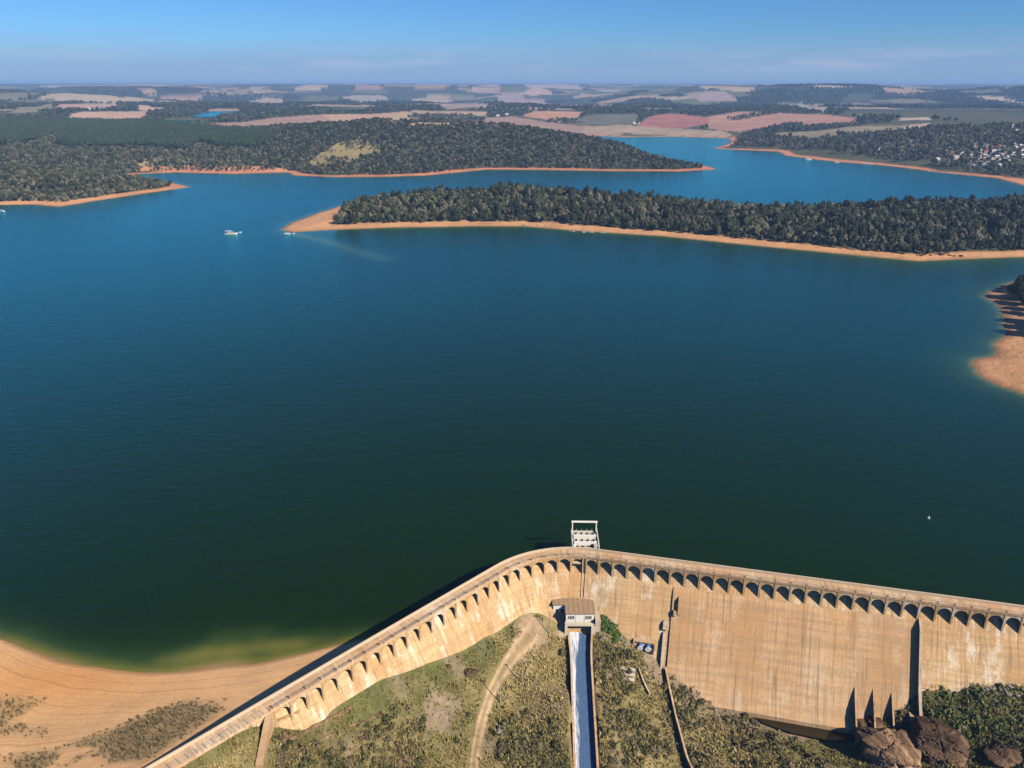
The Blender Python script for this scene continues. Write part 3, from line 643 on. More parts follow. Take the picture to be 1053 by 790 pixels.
for i, s in enumerate(edges):
    hw = 0.24; a, b = s - hw, s + hw
    mb = MB(); mb.hexa([W(a, -.05, 3.2), W(b, -.05, 3.2), W(b, .13, 3.2), W(a, .13, 3.2), W(a, -.05, 9.5), W(b, -.05, 9.5), W(b, .13, 9.5), W(a, .13, 9.5)], [(a, 3), (b, 3), (b, 3), (a, 3), (a, 9), (b, 9), (b, 9), (a, 9)]); dpart(mb, 'pilaster', 'face_concrete')
    a, b = s - 0.17, s + 0.17
    mb = MB(); mb.hexa([W(a, -.16, 10.0), W(b, -.16, 10.0), W(b, .32, 10.0), W(a, .32, 10.0), W(a, -.16, 11.05), W(b, -.16, 11.05), W(b, .32, 11.05), W(a, .32, 11.05)]); dpart(mb, 'parapet_post', 'deck_concrete')
# spillway apron laid over the facing between its two training walls
SP0, SP1 = 135.0, 203.4; SPE = [SP0] + [e for e in edges if SP0 + 1 < e < SP1 - 1] + [SP1]
sprof = [(3.3, 0.05), (2.9, 0.28), (2.3, 0.5), (1.2, 0.6), (-8, 0.6), (-16, 0.62), (-19.5, 0.8), (-21.2, 1.3), (-22.4, 2.1), (-22.9, 2.7)]
for a, b in zip(SPE, SPE[1:]):
    g = 0.016; pr = NP.uniform(-0.02, 0.02); front = [(face_n(z) + o + pr, z) for z, o in sprof]
    prof = front + [(front[-1][0] - 0.1, -38), (face_n(-38) - 2, -38), (face_n(3.3) - .3, 3.3)]
    mb = sweep([(n, z) for n, z in reversed(prof)], a + g, b - g); dpart(mb, 'spillway_panel', 'spill_concrete')
def dwall(name, s0, s1, zs, offs, mat='white_concrete', back=-0.6):
    mb = MB(); vsx = []; uv = []; k = len(zs)
    for z, o_ in zip(zs, offs):
        for s_, n_ in ((s0, back), (s1, back), (s1, o_), (s0, o_)): vsx.append(W(s_, face_n(z) + n_, z)); uv.append((s_ + n_, z))
    fs = [(0, 1, 2, 3), tuple(4 * (k - 1) + j for j in (3, 2, 1, 0))]
    for i in range(k - 1):
        for j in range(4): fs.append((4 * i + j, 4 * (i + 1) + j, 4 * (i + 1) + (j + 1) % 4, 4 * i + (j + 1) % 4))
    mb.add(vsx, fs, uv); return dpart(mb, name, mat)
dwall('training_wall', 205.45, 206.25, [4.2, 2.5, -8, -11.5, -15, -17.5, -19], [0.5, 2.0, 2.05, 2.3, 3.4, 4.9, 5.8])
dwall('training_wall', 133.0, 133.9, [-8.2, -10, -13, -17, -20], [0.7, 1.25, 1.35, 1.5, 1.9])
dwall('wall_block', 132.8, 134.6, [-5.4, -5.9, -7.2, -7.3], [0.9, 1.3, 1.2, 0.2])
for s in (188.7, 193.7, 198.7): dwall('toe_fin', s, s + 0.45, [-13.6, -17.5, -20.2, -22.3, -24], [0.58, 2.7, 4.4, 6.0, 6.3], 'spill_concrete', -0.2)
# footing of the right training wall
mb = MB(); mb.hexa([W(a, n, z) for z in (-21, -17.2) for a, n in ((203.2, 12), (208.6, 12), (208.6, 19.3 if z < -19 else 18.4), (203.2, 19.3 if z < -19 else 18.4))]); dpart(mb, 'wall_footing', 'spill_concrete')
# recess with a gauge niche left of the spillway
dwall('gauge_niche_wall', 136.8, 137.5, [1.5, 1.0, -2.6, -3.3], [.65, 1.9, 1.9, .7], 'spill_concrete', -.3)
dwall('gauge_niche_sill', 135.6, 136.79, [-2.0, -2.1, -3.2, -3.3], [.65, 1.6, 1.6, .7], 'spill_concrete', -.3)
# closed-off arch with a walkway beam, and the rib that runs down to the valve house
c = centres[23]; a, b = c - 1.72, c + 1.72
mb = MB(); mb.hexa([W(a, -.7, 7.0), W(b, -.7, 7.0), W(b, .1, 7.0), W(a, .1, 7.0), W(a, -.7, 7.55), W(b, -.7, 7.55), W(b, .1, 7.55), W(a, .1, 7.55)]); dpart(mb, 'walkway_beam', 'parapet')
s = edges[24]; mb = MB()
for off in (-0.55, 0.55):
    mb.add([W(s + off - .22, face_n(z) + n, z) if z < 3 else W(s + off - .22 if k in (0, 3) else s + off + .22, .30 if k > 1 else -.05, z) for z in () for k in ()], [])
    vsx = [];
    for z, n0, n1 in ((9.5, 0, .42), (3.6, 0, .42), (-2.4, 3.9, 4.4)):
        for ds, n in ((-.2, n0), (.2, n0), (.2, n1), (-.2, n1)): vsx.append(W(s + off + ds, n, z))
    mb.add(vsx, [(0, 1, 2, 3)] + [(4 * i + j, 4 * (i + 1) + j, 4 * (i + 1) + (j + 1) % 4, 4 * i + (j + 1) % 4) for i in range(2) for j in range(4)])
dpart(mb, 'pipe_rib', 'deck_concrete')

# wing wall at the left end, fence along the low part of the crest
wa = np.array(W(-0.5, 0.2, 0)[:2]); wb = P(268, 800, 2.0)[:2]; wdv = (wb - wa) / np.hypot(*(wb - wa)); wn = np.array([-wdv[1], wdv[0]]) * 0.75
wing = MB(); L = float(np.hypot(*(wb - wa)))
for k in range(8):
    t0, t1 = k / 8, (k + 1) / 8; p0 = wa + wdv * L * t0; p1 = wa + wdv * (L * t1 + 0.02); z0, z1 = 9.6 - 3.6 * t0, 9.6 - 3.6 * t1
    wing.hexa([(*(p0 - wn), -6), (*(p0 + wn), -6), (*(p1 + wn), -6), (*(p1 - wn), -6), (*(p0 - wn), z0), (*(p0 + wn), z0), (*(p1 + wn), z1), (*(p1 - wn), z1)], [(L * t0, 0), (L * t0 + 1, 0), (L * t1 + 1, 0), (L * t1, 0), (L * t0, 3), (L * t0 + 1, 3), (L * t1 + 1, 3), (L * t1, 3)])
o = wing.build('wing_wall', M['deck_concrete']); tag(o, 'sloping concrete wing wall running downhill from the dam end', 'wall')
fe = empty('fence', W(-14, 0.05, 10)); tag(fe, 'thin post fence along the low end of the dam crest', 'fence')
def child(mb, name, mat, parent, smooth=False):
    """mesh made in world coordinates, re-based on its parent"""
    o = mb.build(name, M[mat] if isinstance(mat, str) else mat, parent, smooth); bpy.context.view_layer.update
    loc = Matrix.LocRotScale(parent.location, parent.rotation_euler, None)
    if parent.parent is not None: loc = Matrix.Identity(4)
    o.matrix_parent_inverse = loc.inverted(); return o
for k in range(15):
    s = -1.6 - 2.0 * k; mb = MB(); mb.tube(W(s, -.1, 9.95), W(s, -.1, 11.55), 0.075, 6); child(mb, 'fence_post', 'wood_pole', fe)
for z in (10.5, 11.0, 11.45):
    mb = MB(); mb.tube(W(-1.6, -.1, z), W(-29.6, -.1, z), 0.02, 4); child(mb, 'fence_wire', 'steel', fe)

# ------------------------------------------------------------------ intake tower standing in the lake behind the crest
ts = 106.8; yawt = yaw(103.0); tw_ = empty('intake_tower', W(ts, -3.85, 0), yawt); tag(tw_, 'pale concrete intake tower with gate hoists and portal frame behind the dam crest', 'tower')
def lbox(name, mat, parent, *boxes):
    mb = MB()
    for b in boxes: mb.box(*b)
    return mb.build(name, M[mat], parent)
lbox('shaft', 'white_concrete', tw_, (-4.1, 4.1, 0.02, 9.6, -14, 9.6))
lbox('deck', 'white_concrete', tw_, (-4.4, 4.4, 0.01, 10.0, 9.6, 10.05))
for sx in (-1, 1):
    x0, x1 = sorted((sx * 4.4, sx * 4.1)); lbox('side_parapet', 'old_white', tw_, (x0, x1, 0.02, 10.0, 10.05, 11.05))
lbox('back_parapet', 'old_white', tw_, (-4.1, 4.1, 9.72, 10.0, 10.05, 10.7))
for sx in (-1, 1):
    pf = lbox('portal_post', 'white_paint', tw_, (sx * 3.95 - .17, sx * 3.95 + .17, 9.2, 9.6, 10.05, 14.3))
lbox('portal_beam', 'white_paint', tw_, (-4.3, 4.3, 9.15, 9.65, 14.3, 14.75))
for r, yv_ in enumerate((3.0, 6.4)):
    lbox('hoist_beam', 'white_paint', tw_, (-3.7, 3.7, yv_ - .9, yv_ - .55, 10.05, 11.5 + r * .3), )
    for k in range(4):
        xh = -2.85 + 1.9 * k; hh = lbox('gate_hoist', 'old_white', tw_, (xh - .62, xh + .62, yv_ - .5, yv_ + .55, 10.05, 11.35 + 0.3 * r))
        lbox('motor', 'dark_steel_and_shade', hh, (xh - .42, xh + .2, yv_ - .28, yv_ + .35, 11.36 + .3 * r, 11.75 + .3 * r))
        lbox('gate_slot', 'dark_steel_and_shade', tw_, (xh - .6, xh + .6, yv_ - 1.75, yv_ - .95, 10.052, 10.09))
lbox('stair_hood', 'white_concrete', tw_, (2.6, 4.0, .4, 1.6, 10.05, 11.3)); lbox('control_box', 'white_paint', tw_, (-3.9, -3.2, .3, .9, 10.05, 11.4))
for sx in (-1, 1):
    for k in range(7): lbox('rail_post', 'white_paint', tw_, (sx * 4.25 - .05, sx * 4.25 + .05, .5 + 1.5 * k, .6 + 1.5 * k, 11.051, 11.75))
    lbox('guard_rail', 'white_paint', tw_, (sx * 4.25 - .04, sx * 4.25 + .04, .3, 9.9, 11.751, 11.83))
for k in range(6):
    lbox('rail_post', 'white_paint', tw_, (-4.25 + 1.7 * k, -4.17 + 1.7 * k, 9.82, 9.9, 10.7, 11.5))

# ------------------------------------------------------------------ valve house at the foot of the dam
VHY = P(595, 631, -3.9)[1]; VHB = 200.2
vh = empty('valve_house', (21.0, VHY, -8.0)); tag(vh, 'white-fronted valve house with brown flat roof over the outlet channel', 'building')
vh_l = Vector(vh.location)
def vbox(name, mat, *boxes, parent=None):
    mb = MB()
    for b in boxes: mb.box(b[0] - vh_l.x, b[1] - vh_l.x, b[2] - vh_l.y, b[3] - vh_l.y, b[4] - vh_l.z, b[5] - vh_l.z)
    return mb.build(name, M[mat], parent or vh)
xl, xr = 16.9, 25.7
vbox('wall', 'white_paint', (xl, xr, VHY, VHY + .3, -7.2, -4.0)); vbox('wall', 'render_cream', (xr - .3, xr, VHY + .31, VHB, -12, -4.0)); vbox('wall', 'render_cream', (xl, xl + .3, VHY + .31, VHB, -12, -4.0))
annex_y = VHY + 3.9
vbox('annex_wall', 'white_paint', (13.1, xl - .01, annex_y, annex_y + .3, -9.5, -4.0)); vbox('annex_side_wall', 'render_cream', (13.1, 13.4, annex_y + .31, VHB, -12, -4.0))
mb = MB(); A_ = vh_l
def rf(x0, x1, y0, y1, z0, z1): mb.hexa([(x - A_.x, y - A_.y, z - A_.z) for x, y, z in ((x0, y0, z0 - .3), (x1, y0, z0 - .3), (x1, y1, z1 - .3), (x0, y1, z1 - .3), (x0, y0, z0), (x1, y0, z0), (x1, y1, z1), (x0, y1, z1))])
rf(xl - .2, xr + .25, VHY - .35, VHB + .4, -3.7, -2.9); rf(12.8, xl - .21, annex_y - .35, VHB + .4, -3.28, -2.9); roof = mb.build('roof', M['roof_sheet'], vh)
for k in range(9):
    mb = MB(); xs_ = 13.2 + 1.55 * k; y0 = (VHY - .34) if xs_ > xl else annex_y - .34; z0 = -3.7 if xs_ > xl else -3.28
    mb.hexa([(x - A_.x, y - A_.y, z - A_.z) for x, y, z in ((xs_, y0, z0), (xs_ + .12, y0, z0), (xs_ + .12, VHB + .3, -2.91), (xs_, VHB + .3, -2.91), (xs_, y0, z0 + .07), (xs_ + .12, y0, z0 + .07), (xs_ + .12, VHB + .3, -2.84), (xs_, VHB + .3, -2.84))]); mb.build('roof_seam', M['roof_sheet'], roof)
for wx in (18.55, 23.95):
    wnd = vbox('window', 'glass_dark', (wx - 1.0, wx + 1.0, VHY - .03, VHY - .005, -5.9, -4.9))
    for k in range(5): vbox('mullion', 'white_paint', (wx - 1.0 + .5 * k - .05, wx - 1.0 + .5 * k + .05, VHY - .06, VHY - .031, -5.9, -4.9), parent=wnd).matrix_parent_inverse = Matrix.Identity(4)
    vbox('sill', 'render_cream', (wx - 1.15, wx + 1.15, VHY - .16, VHY - .001, -6.08, -5.95), parent=wnd)
for px_ in (19.98, 22.65): vbox('wall_strip', 'render_cream', (px_ - .07, px_ + .07, VHY - .05, VHY - .002, -7.2, -4.0))
vbox('annex_door', 'dark_steel_and_shade', (15.5, 16.4, annex_y - .04, annex_y - .002, -7.6, -5.3)); vbox('annex_window', 'glass_dark', (13.9, 14.7, annex_y - .04, annex_y - .002, -6.3, -5.3))
vbox('balcony_slab', 'render_cream', (xl - .3, xr + .3, VHY - 1.0, VHY + .6, -8.0, -7.21))
vbox('flank_wall', 'white_concrete', (xr + .31, xr + 2.0, VHY - 1.2, VHB, -14, -5.6)); vbox('pier', 'render_cream', (xl - .35, xl + .45, VHY - 1.6, VHB, -19, -8.01)); vbox('pier', 'render_cream', (xr - .9, xr + .3, VHY - 1.6, VHB, -19, -8.01))
vbox('outlet_back', 'dark_steel_and_shade', (xl + .46, xr - .91, VHY + 5.2, VHY + 5.4, -19, -8.01))  # near-black plate paints the shade inside the outlet opening
mb = MB(); mb.hexa([(x - A_.x, y - A_.y, z - A_.z) for x, y, z in ((12.6, VHY - 1.9, -18), (xl - .36, VHY - 1.9, -18), (xl - .36, annex_y - .1, -18), (12.6, annex_y - .1, -18), (12.6, VHY - 1.9, -11.2), (xl - .36, VHY - 1.9, -10.4), (xl - .36, annex_y - .1, -8.6), (12.6, annex_y - .1, -8.6))]); mb.build('retaining_block', M['deck_concrete'], vh)

# ------------------------------------------------------------------ outlet channel
chn_o = empty('outlet_channel', (CH0[0], CH0[1], -11.6)); tag(chn_o, 'straight concrete outlet channel running down from the valve house', 'channel')
def chp(u, v, z): q = CH0[:2] + chd * u + chn * v; return (float(q[0]), float(q[1]), float(z))
CU = np.linspace(0, 150, 40)
def halfw(u): return 3.55 - 0.8 * sstep(u, 0, 14)
for sgn, nm in ((-1, 'left'), (1, 'right')):
    mb = MB(); vsx = []; uv = []; fs = []
    for u in CU:
        hw_ = float(halfw(u)) * sgn; t_ = 0.6 * sgn; top = ch_z(u) + (1.5 if sgn < 0 else 1.5)
        for v, z in ((hw_, ch_z(u) - 2.5), (hw_ + t_, ch_z(u) - 2.5), (hw_ + t_, top), (hw_, top)): vsx.append(chp(u, v, z)); uv.append((u, z + v))
    for i in range(len(CU) - 1):
        for j in range(4): fs.append((4 * i + j, 4 * i + 4 + j, 4 * i + 4 + (j + 1) % 4, 4 * i + (j + 1) % 4))
    fs += [(0, 1, 2, 3)]; mb.add(vsx, fs, uv); child(mb, 'channel_wall', 'deck_concrete', chn_o)
vsx = []; ac = []; fs = []; uvs = []; NC = 17; UW = np.linspace(-5, 150, 110)
for u in UW:
    for k in range(NC):
        f_ = k / (NC - 1); hw_ = float(halfw(max(u, 0))); v = -hw_ + 2 * hw_ * f_; bz = 0.12 * math.sin(u * 1.3 + 5 * f_) * math.sin(f_ * 9)
        vsx.append(chp(u, v, ch_z(u) + bz + 0.35 * math.exp(-((f_ - .25) / .2) ** 2) * math.exp(-max(u, 0) / 8))); ac.append(f_ if u > 0 else .3); uvs.append((v, u))
me = fast_mesh('channel_water', vsx, grid_faces(len(UW), NC), True, {'across': np.array(ac) * (0.35 + 0.65 * sstep(np.repeat(UW, NC), 2, 18)) + 0.0})
ul = me.uv_layers.new(name='sz'); idx = np.empty(len(me.loops), np.int32); me.loops.foreach_get('vertex_index', idx); ul.data.foreach_set('uv', np.asarray(uvs, np.float32)[idx].ravel())
o = link('channel_water', me, M['channel_water']); tag(o, kind='structure')
# pool under the spillway
pp = px_poly([(765, 730), (775, 725), (880, 740), (890, 755), (875, 762), (850, 761), (815, 754), (785, 744)], -24.3)
mb = MB(); mb.add([(a, b, -24.3) for a, b in pp], [tuple(range(len(pp)))]); o = mb.build('pool_water', M['pool_water']); tag(o, kind='structure')

# ------------------------------------------------------------------ on the slope below the dam
def vmarch(px, py):
    d = ray(px, py); tt = np.linspace(120, 420, 1500); X = d[0] * tt; Y = d[1] * tt; Z = CAMH + d[2] * tt
    k = int(np.argmax(Z < valley_h(X, Y, False))); return np.array([X[k], Y[k], float(valley_h(X[k:k + 1], Y[k:k + 1], False)[0])])
road_c = [(549, 649), (543, 657), (535, 667), (523, 681), (513, 697), (505, 713), (499, 730), (494, 748), (490, 766), (487, 790), (484, 830)]
road_w = [3.0, 3.8, 3.2, 2.1, 1.7, 1.6, 1.55, 1.5, 1.5, 1.5, 1.5]
rc = np.array([vmarch(a, b)[:2] for a, b in road_c[:-1]]); rc = np.vstack([rc, rc[-1] + (rc[-1] - rc[-2]) * 2])
tt = np.linspace(0, len(rc) - 1, 90); rcx = np.interp(tt, range(len(rc)), rc[:, 0]); rcy = np.interp(tt, range(len(rc)), rc[:, 1]); rw = np.interp(tt, range(len(rc)), road_w)
k5 = np.ones(7) / 7; rcx[3:-3] = np.convolve(rcx, k5, 'valid'); rcy[3:-3] = np.convolve(rcy, k5, 'valid')
tx, ty = np.gradient(rcx), np.gradient(rcy); tl = np.hypot(tx, ty); nx_, ny_ = -ty / tl, tx / tl; NR = 15; vsx = []; colr = []
for i in range(len(tt)):
    for k in range(NR):
        f_ = (k / (NR - 1)) * 2 - 1; jit = 1 + 0.18 * (float(vnoise(np.array([i * .35]), np.array([k > 7]), 3)[0]) - .5); X = rcx[i] + nx_[i] * rw[i] * f_ * jit; Y = rcy[i] + ny_[i] * rw[i] * f_ * jit
        ed = 1 - sstep(abs(f_), .72, 1.0); rut = math.exp(-((abs(f_) - .5) / .2) ** 2); z = float(valley_h(np.array([X]), np.array([Y]))[0]) + 0.22 * float(ed) - 0.12 - 0.05 * rut
        vsx.append((X, Y, z)); mid = np.array([0.36, 0.26, 0.13]); ru = np.array([0.56, 0.40, 0.25]); colr.append(mid * (1 - rut) + ru * rut)
o = link('dirt_road', fast_mesh('dirt_road', vsx, grid_faces(len(tt), NR), True, {'Col': np.array(colr)}), M['valley_ground']); tag(o, kind='structure')

for (bx_, by_), hgt, lab in (((514.5, 723), 9.6, 'tall thin wooden pole beside the bend of the dirt track'), ((537, 703), 8.4, 'thin wooden pole uphill between the track and the channel'), ((565, 653), 8.8, 'thin wooden pole at the corner of the valve house block')):
    b = vmarch(bx_, by_); po = empty('utility_pole', tuple(b)); tag(po, lab, 'pole', 'utility poles along the dirt track')
    mb = MB(); mb.tube((0, 0, -.6), (0, 0, hgt), .16, 8, .10); mb.build('pole_shaft', M['wood_pole'], po)
    mb = MB(); mb.box(-.9, .9, -.06, .06, hgt - .6, hgt - .45); mb.build('crossarm', M['wood_pole'], po)
    for dx in (-.75, 0, .75):
        mb = MB(); mb.tube((dx, 0, hgt - .449), (dx, 0, hgt - .2), .06, 6); mb.build('insulator', M['old_white'], po)

# bottom outlet: hood with two blue valves
b = vmarch(662, 668); bo = empty('bottom_outlet', (b[0], b[1], b[2])); tag(bo, 'dark recessed bottom outlet with two blue valves at the dam toe', 'outlet')
bo.rotation_euler = (0, 0, TR)
lbox('hood_slab', 'deck_concrete', bo, (-3.4, 3.4, 0.2, 3.6, 2.1, 2.5)); lbox('side_wall', 'deck_concrete', bo, (-3.4, -3.0, -.2, 3.5, -2, 2.09)); lbox('side_wall', 'deck_concrete', bo, (3.0, 3.4, -.2, 3.5, -2, 2.09)); lbox('recess', 'dark_steel_and_shade', bo, (-3.0, 3.0, 3.2, 3.5, -2, 2.09)); lbox('sill_slab', 'dark_steel_and_shade', bo, (-3.0, 3.0, -.8, 3.2, -2, .15))  # near-black back and sill paint the shade under the hood
for sx in (-1.15, 1.25):
    mb = MB(); mb.tube((sx, -1.0, 1.0), (sx, 2.4, 1.15), .72, 12); vv = mb.build('valve_body', M['blue_steel'], bo)
    mb = MB(); mb.tube((sx, -1.25, .98), (sx, -1.01, 1.0), .9, 12); mb.build('valve_flange', M['boat_white'], vv)
    mb = MB(); mb.tube((sx, .6, 1.7), (sx, .6, 2.05), .18, 8); mb.build('valve_stem', M['steel'], vv)
# concrete steps
b = vmarch(646, 690); st = empty('concrete_steps', tuple(b), TR); tag(st, 'three broken concrete slabs stepping down beside the outlet', 'steps')
for k in range(3): lbox('step', 'white_concrete', st, (-2.4 + .5 * k, 2.2, -1.6 * k - .7, -1.6 * k + .45, -1.2, .75 - .45 * k))
# low walls that run down the slope, each throws a shadow to its left
def lowwall(name, pxs, h0, th, lab, mat='deck_concrete', cat='wall', h1=None):
    pts = [vmarch(a, b) for a, b in pxs]; pl = []
    for a, b in zip(pts, pts[1:]):
        for t_ in np.linspace(0, 1, 6)[:-1]: pl.append(a * (1 - t_) + b * t_)
    pl.append(pts[-1]); pl = np.array(pl); mb = MB(); vsx = []; uv = []; fs = []
    for i, p in enumerate(pl):
        q0 = pl[max(0, i - 1)]; q1 = pl[min(len(pl) - 1, i + 1)]; dv = (q1 - q0)[:2]; dv /= np.hypot(*dv); nv = np.array([-dv[1], dv[0]]) * th / 2
        zg = float(valley_h(p[:1], p[1:2])[0]); hh = h0 + ((h1 if h1 is not None else h0) - h0) * i / (len(pl) - 1)
        for sg, z in ((-1, zg - 2.0), (1, zg - 2.0), (1, zg + hh), (-1, zg + hh)): vsx.append((*(p[:2] + nv * sg), z)); uv.append((i * 2.0 + sg * th, z))
    for i in range(len(pl) - 1):
        for j in range(4): fs.append((4 * i + j, 4 * i + 4 + j, 4 * i + 4 + (j + 1) % 4, 4 * i + (j + 1) % 4))
    fs += [(0, 1, 2, 3), tuple(4 * (len(pl) - 1) + j for j in (3, 2, 1, 0))]; mb.add(vsx, fs, uv)
    o = mb.build(name, M[mat]); tag(o, lab, cat); return o
lowwall('guide_wall', [(684, 690), (688, 712), (694, 740), (703, 775), (712, 800)], 1.6, .5, 'long low concrete wall descending the scrub slope from the spillway corner', h1=2.6)
lowwall('drain_wall', [(657, 690), (661, 702), (668, 716)], 1.0, .4, 'short concrete drain wall below the bottom outlet')
lowwall('ditch_edge', [(284, 786), (300, 776), (322, 764), (350, 752), (378, 741), (396, 732)], .4, .3, 'thin stone ditch edging crossing the dry slope', 'rock', 'edging')
lowwall('ditch_edge', [(286, 764), (305, 759), (322, 748), (345, 738), (362, 728)], .7, .35, 'thin stone ditch edging just under the left toe of the dam', 'rock', 'edging')

# ------------------------------------------------------------------ rocks
import bmesh
def rock_mesh(seed, sub=4, flat=(1, 1, .8), rough=.35, planes=17):
    bm = bmesh.new(); bmesh.ops.create_icosphere(bm, subdivisions=sub, radius=1.0); r_ = np.random.RandomState(seed)
    co = np.array([v.co[:] for v in bm.verts]); nrm = r_.normal(size=(planes, 3)); nrm /= np.linalg.norm(nrm, axis=1)[:, None]; off = r_.uniform(.62, .98, planes)
    rad = np.ones(len(co))
    dt = co @ nrm.T
    for k in range(planes): rad = np.minimum(rad, np.where(dt[:, k] > .05, off[k] / np.maximum(dt[:, k], .05), 9))
    n_ = fbm(co[:, 0] * 2.3 + seed, co[:, 1] * 2.3 + co[:, 2] * 3.1, 5, seed) - .5; crk = np.abs(fbm(co[:, 0] * 1.7 + co[:, 2], co[:, 1] * 1.7 + seed, 4, seed + 5) - .5); rad = rad * (1 + rough * n_) - .10 * np.exp(-(crk / .025) ** 2)
    co = co * rad[:, None] * np.array(flat)
    for v, c in zip(bm.verts, co): v.co = c
    me = bpy.data.meshes.new('rock'); bm.to_mesh(me); bm.free(); return me
def put_rock(px, py, size, seed, mat, lab, group=None, flat=(1, 1, .8), rz=0, sink=.3, name='boulder', sub=4, cat='boulder'):
    b = vmarch(px, py); o = link(name, rock_mesh(seed, sub, flat), M[mat]); o.location = (b[0], b[1], b[2] + size * flat[2] * (1 - 2 * sink) * .5); o.scale = (size,) * 3; o.rotation_euler = (0, 0, rz); tag(o, lab, cat, group); return o
put_rock(912, 774, 7.6, 5, 'rock', 'large tan fissured boulder below the three fins of the spillway', flat=(.95, 1.2, .9), rz=.3, sub=5)
put_rock(960, 767, 7.4, 9, 'rock_dark', 'large dark brown boulder right of the tan boulder at the wall foot', flat=(1, 1.15, .85), rz=1.0, sub=5)
put_rock(1030, 780, 4.8, 14, 'rock_dark', 'broad dark rock in the bottom right corner under the scrub', flat=(1.2, 1, .6), rz=.2, sub=5)
put_rock(884, 748, 3.2, 22, 'rock_dark', 'small black rock wedged under the first spillway fin', flat=(1, 1, .7))
put_rock(898, 742, 3.0, 23, 'rock_dark', 'dark rock filling the gap below the second spillway fin', flat=(1.2, 1, .6))
put_rock(483, 693, 1.7, 31, 'rock_dark', 'dark rock outcrop left of the dirt track under the dam', flat=(1.5, 1, .7))
put_rock(461, 686, .9, 32, 'rock_dark', 'small dark boulder on the grass below the dam toe', sub=3)
put_rock(513, 753, .95, 33, 'stone_pale', 'pale boulder right of the lower dirt track', sub=3); put_rock(519, 746, .75, 34, 'stone_pale', 'smaller pale boulder just uphill of the track-side boulder', sub=3)
rr = random.Random(3); SM = [rock_mesh(40 + k, 2, (1, 1, .75)) for k in range(4)]
for m_ in SM: m_.materials.append(M['stone_pale'])
def stones(n, box, lo, hi, lab, group):
    for k in range(n):
        px, py = rr.uniform(box[0], box[1]), rr.uniform(box[2], box[3]); b = vmarch(px, py); o = bpy.data.objects.new('stone', SM[k % 4]); COL.objects.link(o); s_ = rr.uniform(lo, hi)
        o.location = (b[0], b[1], b[2] + s_ * .25); o.scale = (s_, s_ * rr.uniform(.7, 1.2), s_ * .8); o.rotation_euler = (0, 0, rr.uniform(0, 6)); tag(o, lab, 'stone', group)
stones(34, (1002, 1053, 704, 716), .35, .95, 'pale loose stone in the rubble at the right dam toe', 'rubble at the right dam toe')
stones(16, (976, 992, 738, 786), .3, .85, 'pale stone in the gully beside the dark boulder', 'stones in the gully')
stones(16, (614, 648, 652, 664), .3, .8, 'pale rubble stone below the green ledge by the valve house', 'rubble by the valve house')
stones(26, (700, 775, 705, 745), .3, .9, 'stone of the rubble bank along the left spillway toe', 'rubble along the spillway toe')

# ------------------------------------------------------------------ trees
ICO_V = []; ICO_F = []
_b = bmesh.new(); bmesh.ops.create_icosphere(_b, subdivisions=1, radius=1.0); ICO_V = np.array([v.co[:] for v in _b.verts]); ICO_F = np.array([[v.index for v in f.verts] for f in _b.faces]); _b.free()
def leaf_quads(cent, nrm, size, r_):
    """one four-cornered leaf clump per centre, facing about nrm"""
    n = len(cent); nrm = nrm + r_.normal(size=(n, 3)) * .45; nrm /= np.linalg.norm(nrm, axis=1)[:, None] + 1e-9
    a = np.cross(nrm, r_.normal(size=(n, 3))); a /= np.linalg.norm(a, axis=1)[:, None] + 1e-9; b = np.cross(nrm, a)
    sa = size * r_.uniform(.6, 1.35, n); sb = size * r_.uniform(.45, 1.0, n); bend = nrm * (sa * r_.uniform(-.25, .25, n))[:, None]
    A = a * sa[:, None]; B = b * sb[:, None]
    V = np.stack([cent - A, cent - B * .9 + bend, cent + A, cent + B + bend], 1).reshape(-1, 3)
    return V, np.arange(4 * n).reshape(-1, 4)
def crown_mesh(seed, H, Wd, lo, nb, nl, leaf, mat, shape='round'):
    r_ = np.random.RandomState(seed); V = []; F = []; o = 0
    for k in range(nb):
        if shape == 'cone':
            f = (k + .5) / nb; z = H * (lo + (1 - lo) * f); rr_ = Wd * .5 * (1 - f) ** .7 * .55; th_ = r_.uniform(0, 6.28); c = np.array([math.cos(th_) * rr_, math.sin(th_) * rr_, z]); rad = max(.10 * Wd, Wd * .36 * (1 - f * .8))
        else:
            u = r_.normal(size=3); u /= np.linalg.norm(u); q = r_.uniform(.25, 1) ** .45; mid = H * (lo + 1) / 2
            c = np.array([u[0] * Wd * .36 * q, u[1] * Wd * .36 * q, mid + u[2] * H * (1 - lo) * .36 * q]); rad = Wd * r_.uniform(.15, .24)
            if shape == 'tall': c[:2] *= .8
        # solid heart of the clump
        iv = ICO_V * rad * .78 * (1 + .25 * r_.normal(size=(len(ICO_V), 1)) * .5) + c
        V.append(iv); F.append(np.hstack([ICO_F, ICO_F[:, 2:3]]) + o); o += len(iv)
        d = r_.normal(size=(nl, 3)); d /= np.linalg.norm(d, axis=1)[:, None]; d[:, 2] = np.where(d[:, 2] < -.35, -d[:, 2], d[:, 2])
        cent = c + d * rad * r_.uniform(.82, 1.15, (nl, 1)); v, f = leaf_quads(cent, d, leaf, r_); V.append(v); F.append(f + o); o += len(v)
    V = np.vstack(V); F = np.vstack(F); me = bpy.data.meshes.new('crown'); tri = F[:, 2] == F[:, 3]
    fl = [tuple(f[:3]) if t_ else tuple(f) for f, t_ in zip(F.tolist(), tri)]
    me.from_pydata(V.tolist(), [], fl); me.materials.append(M[mat]); me.update(); return me
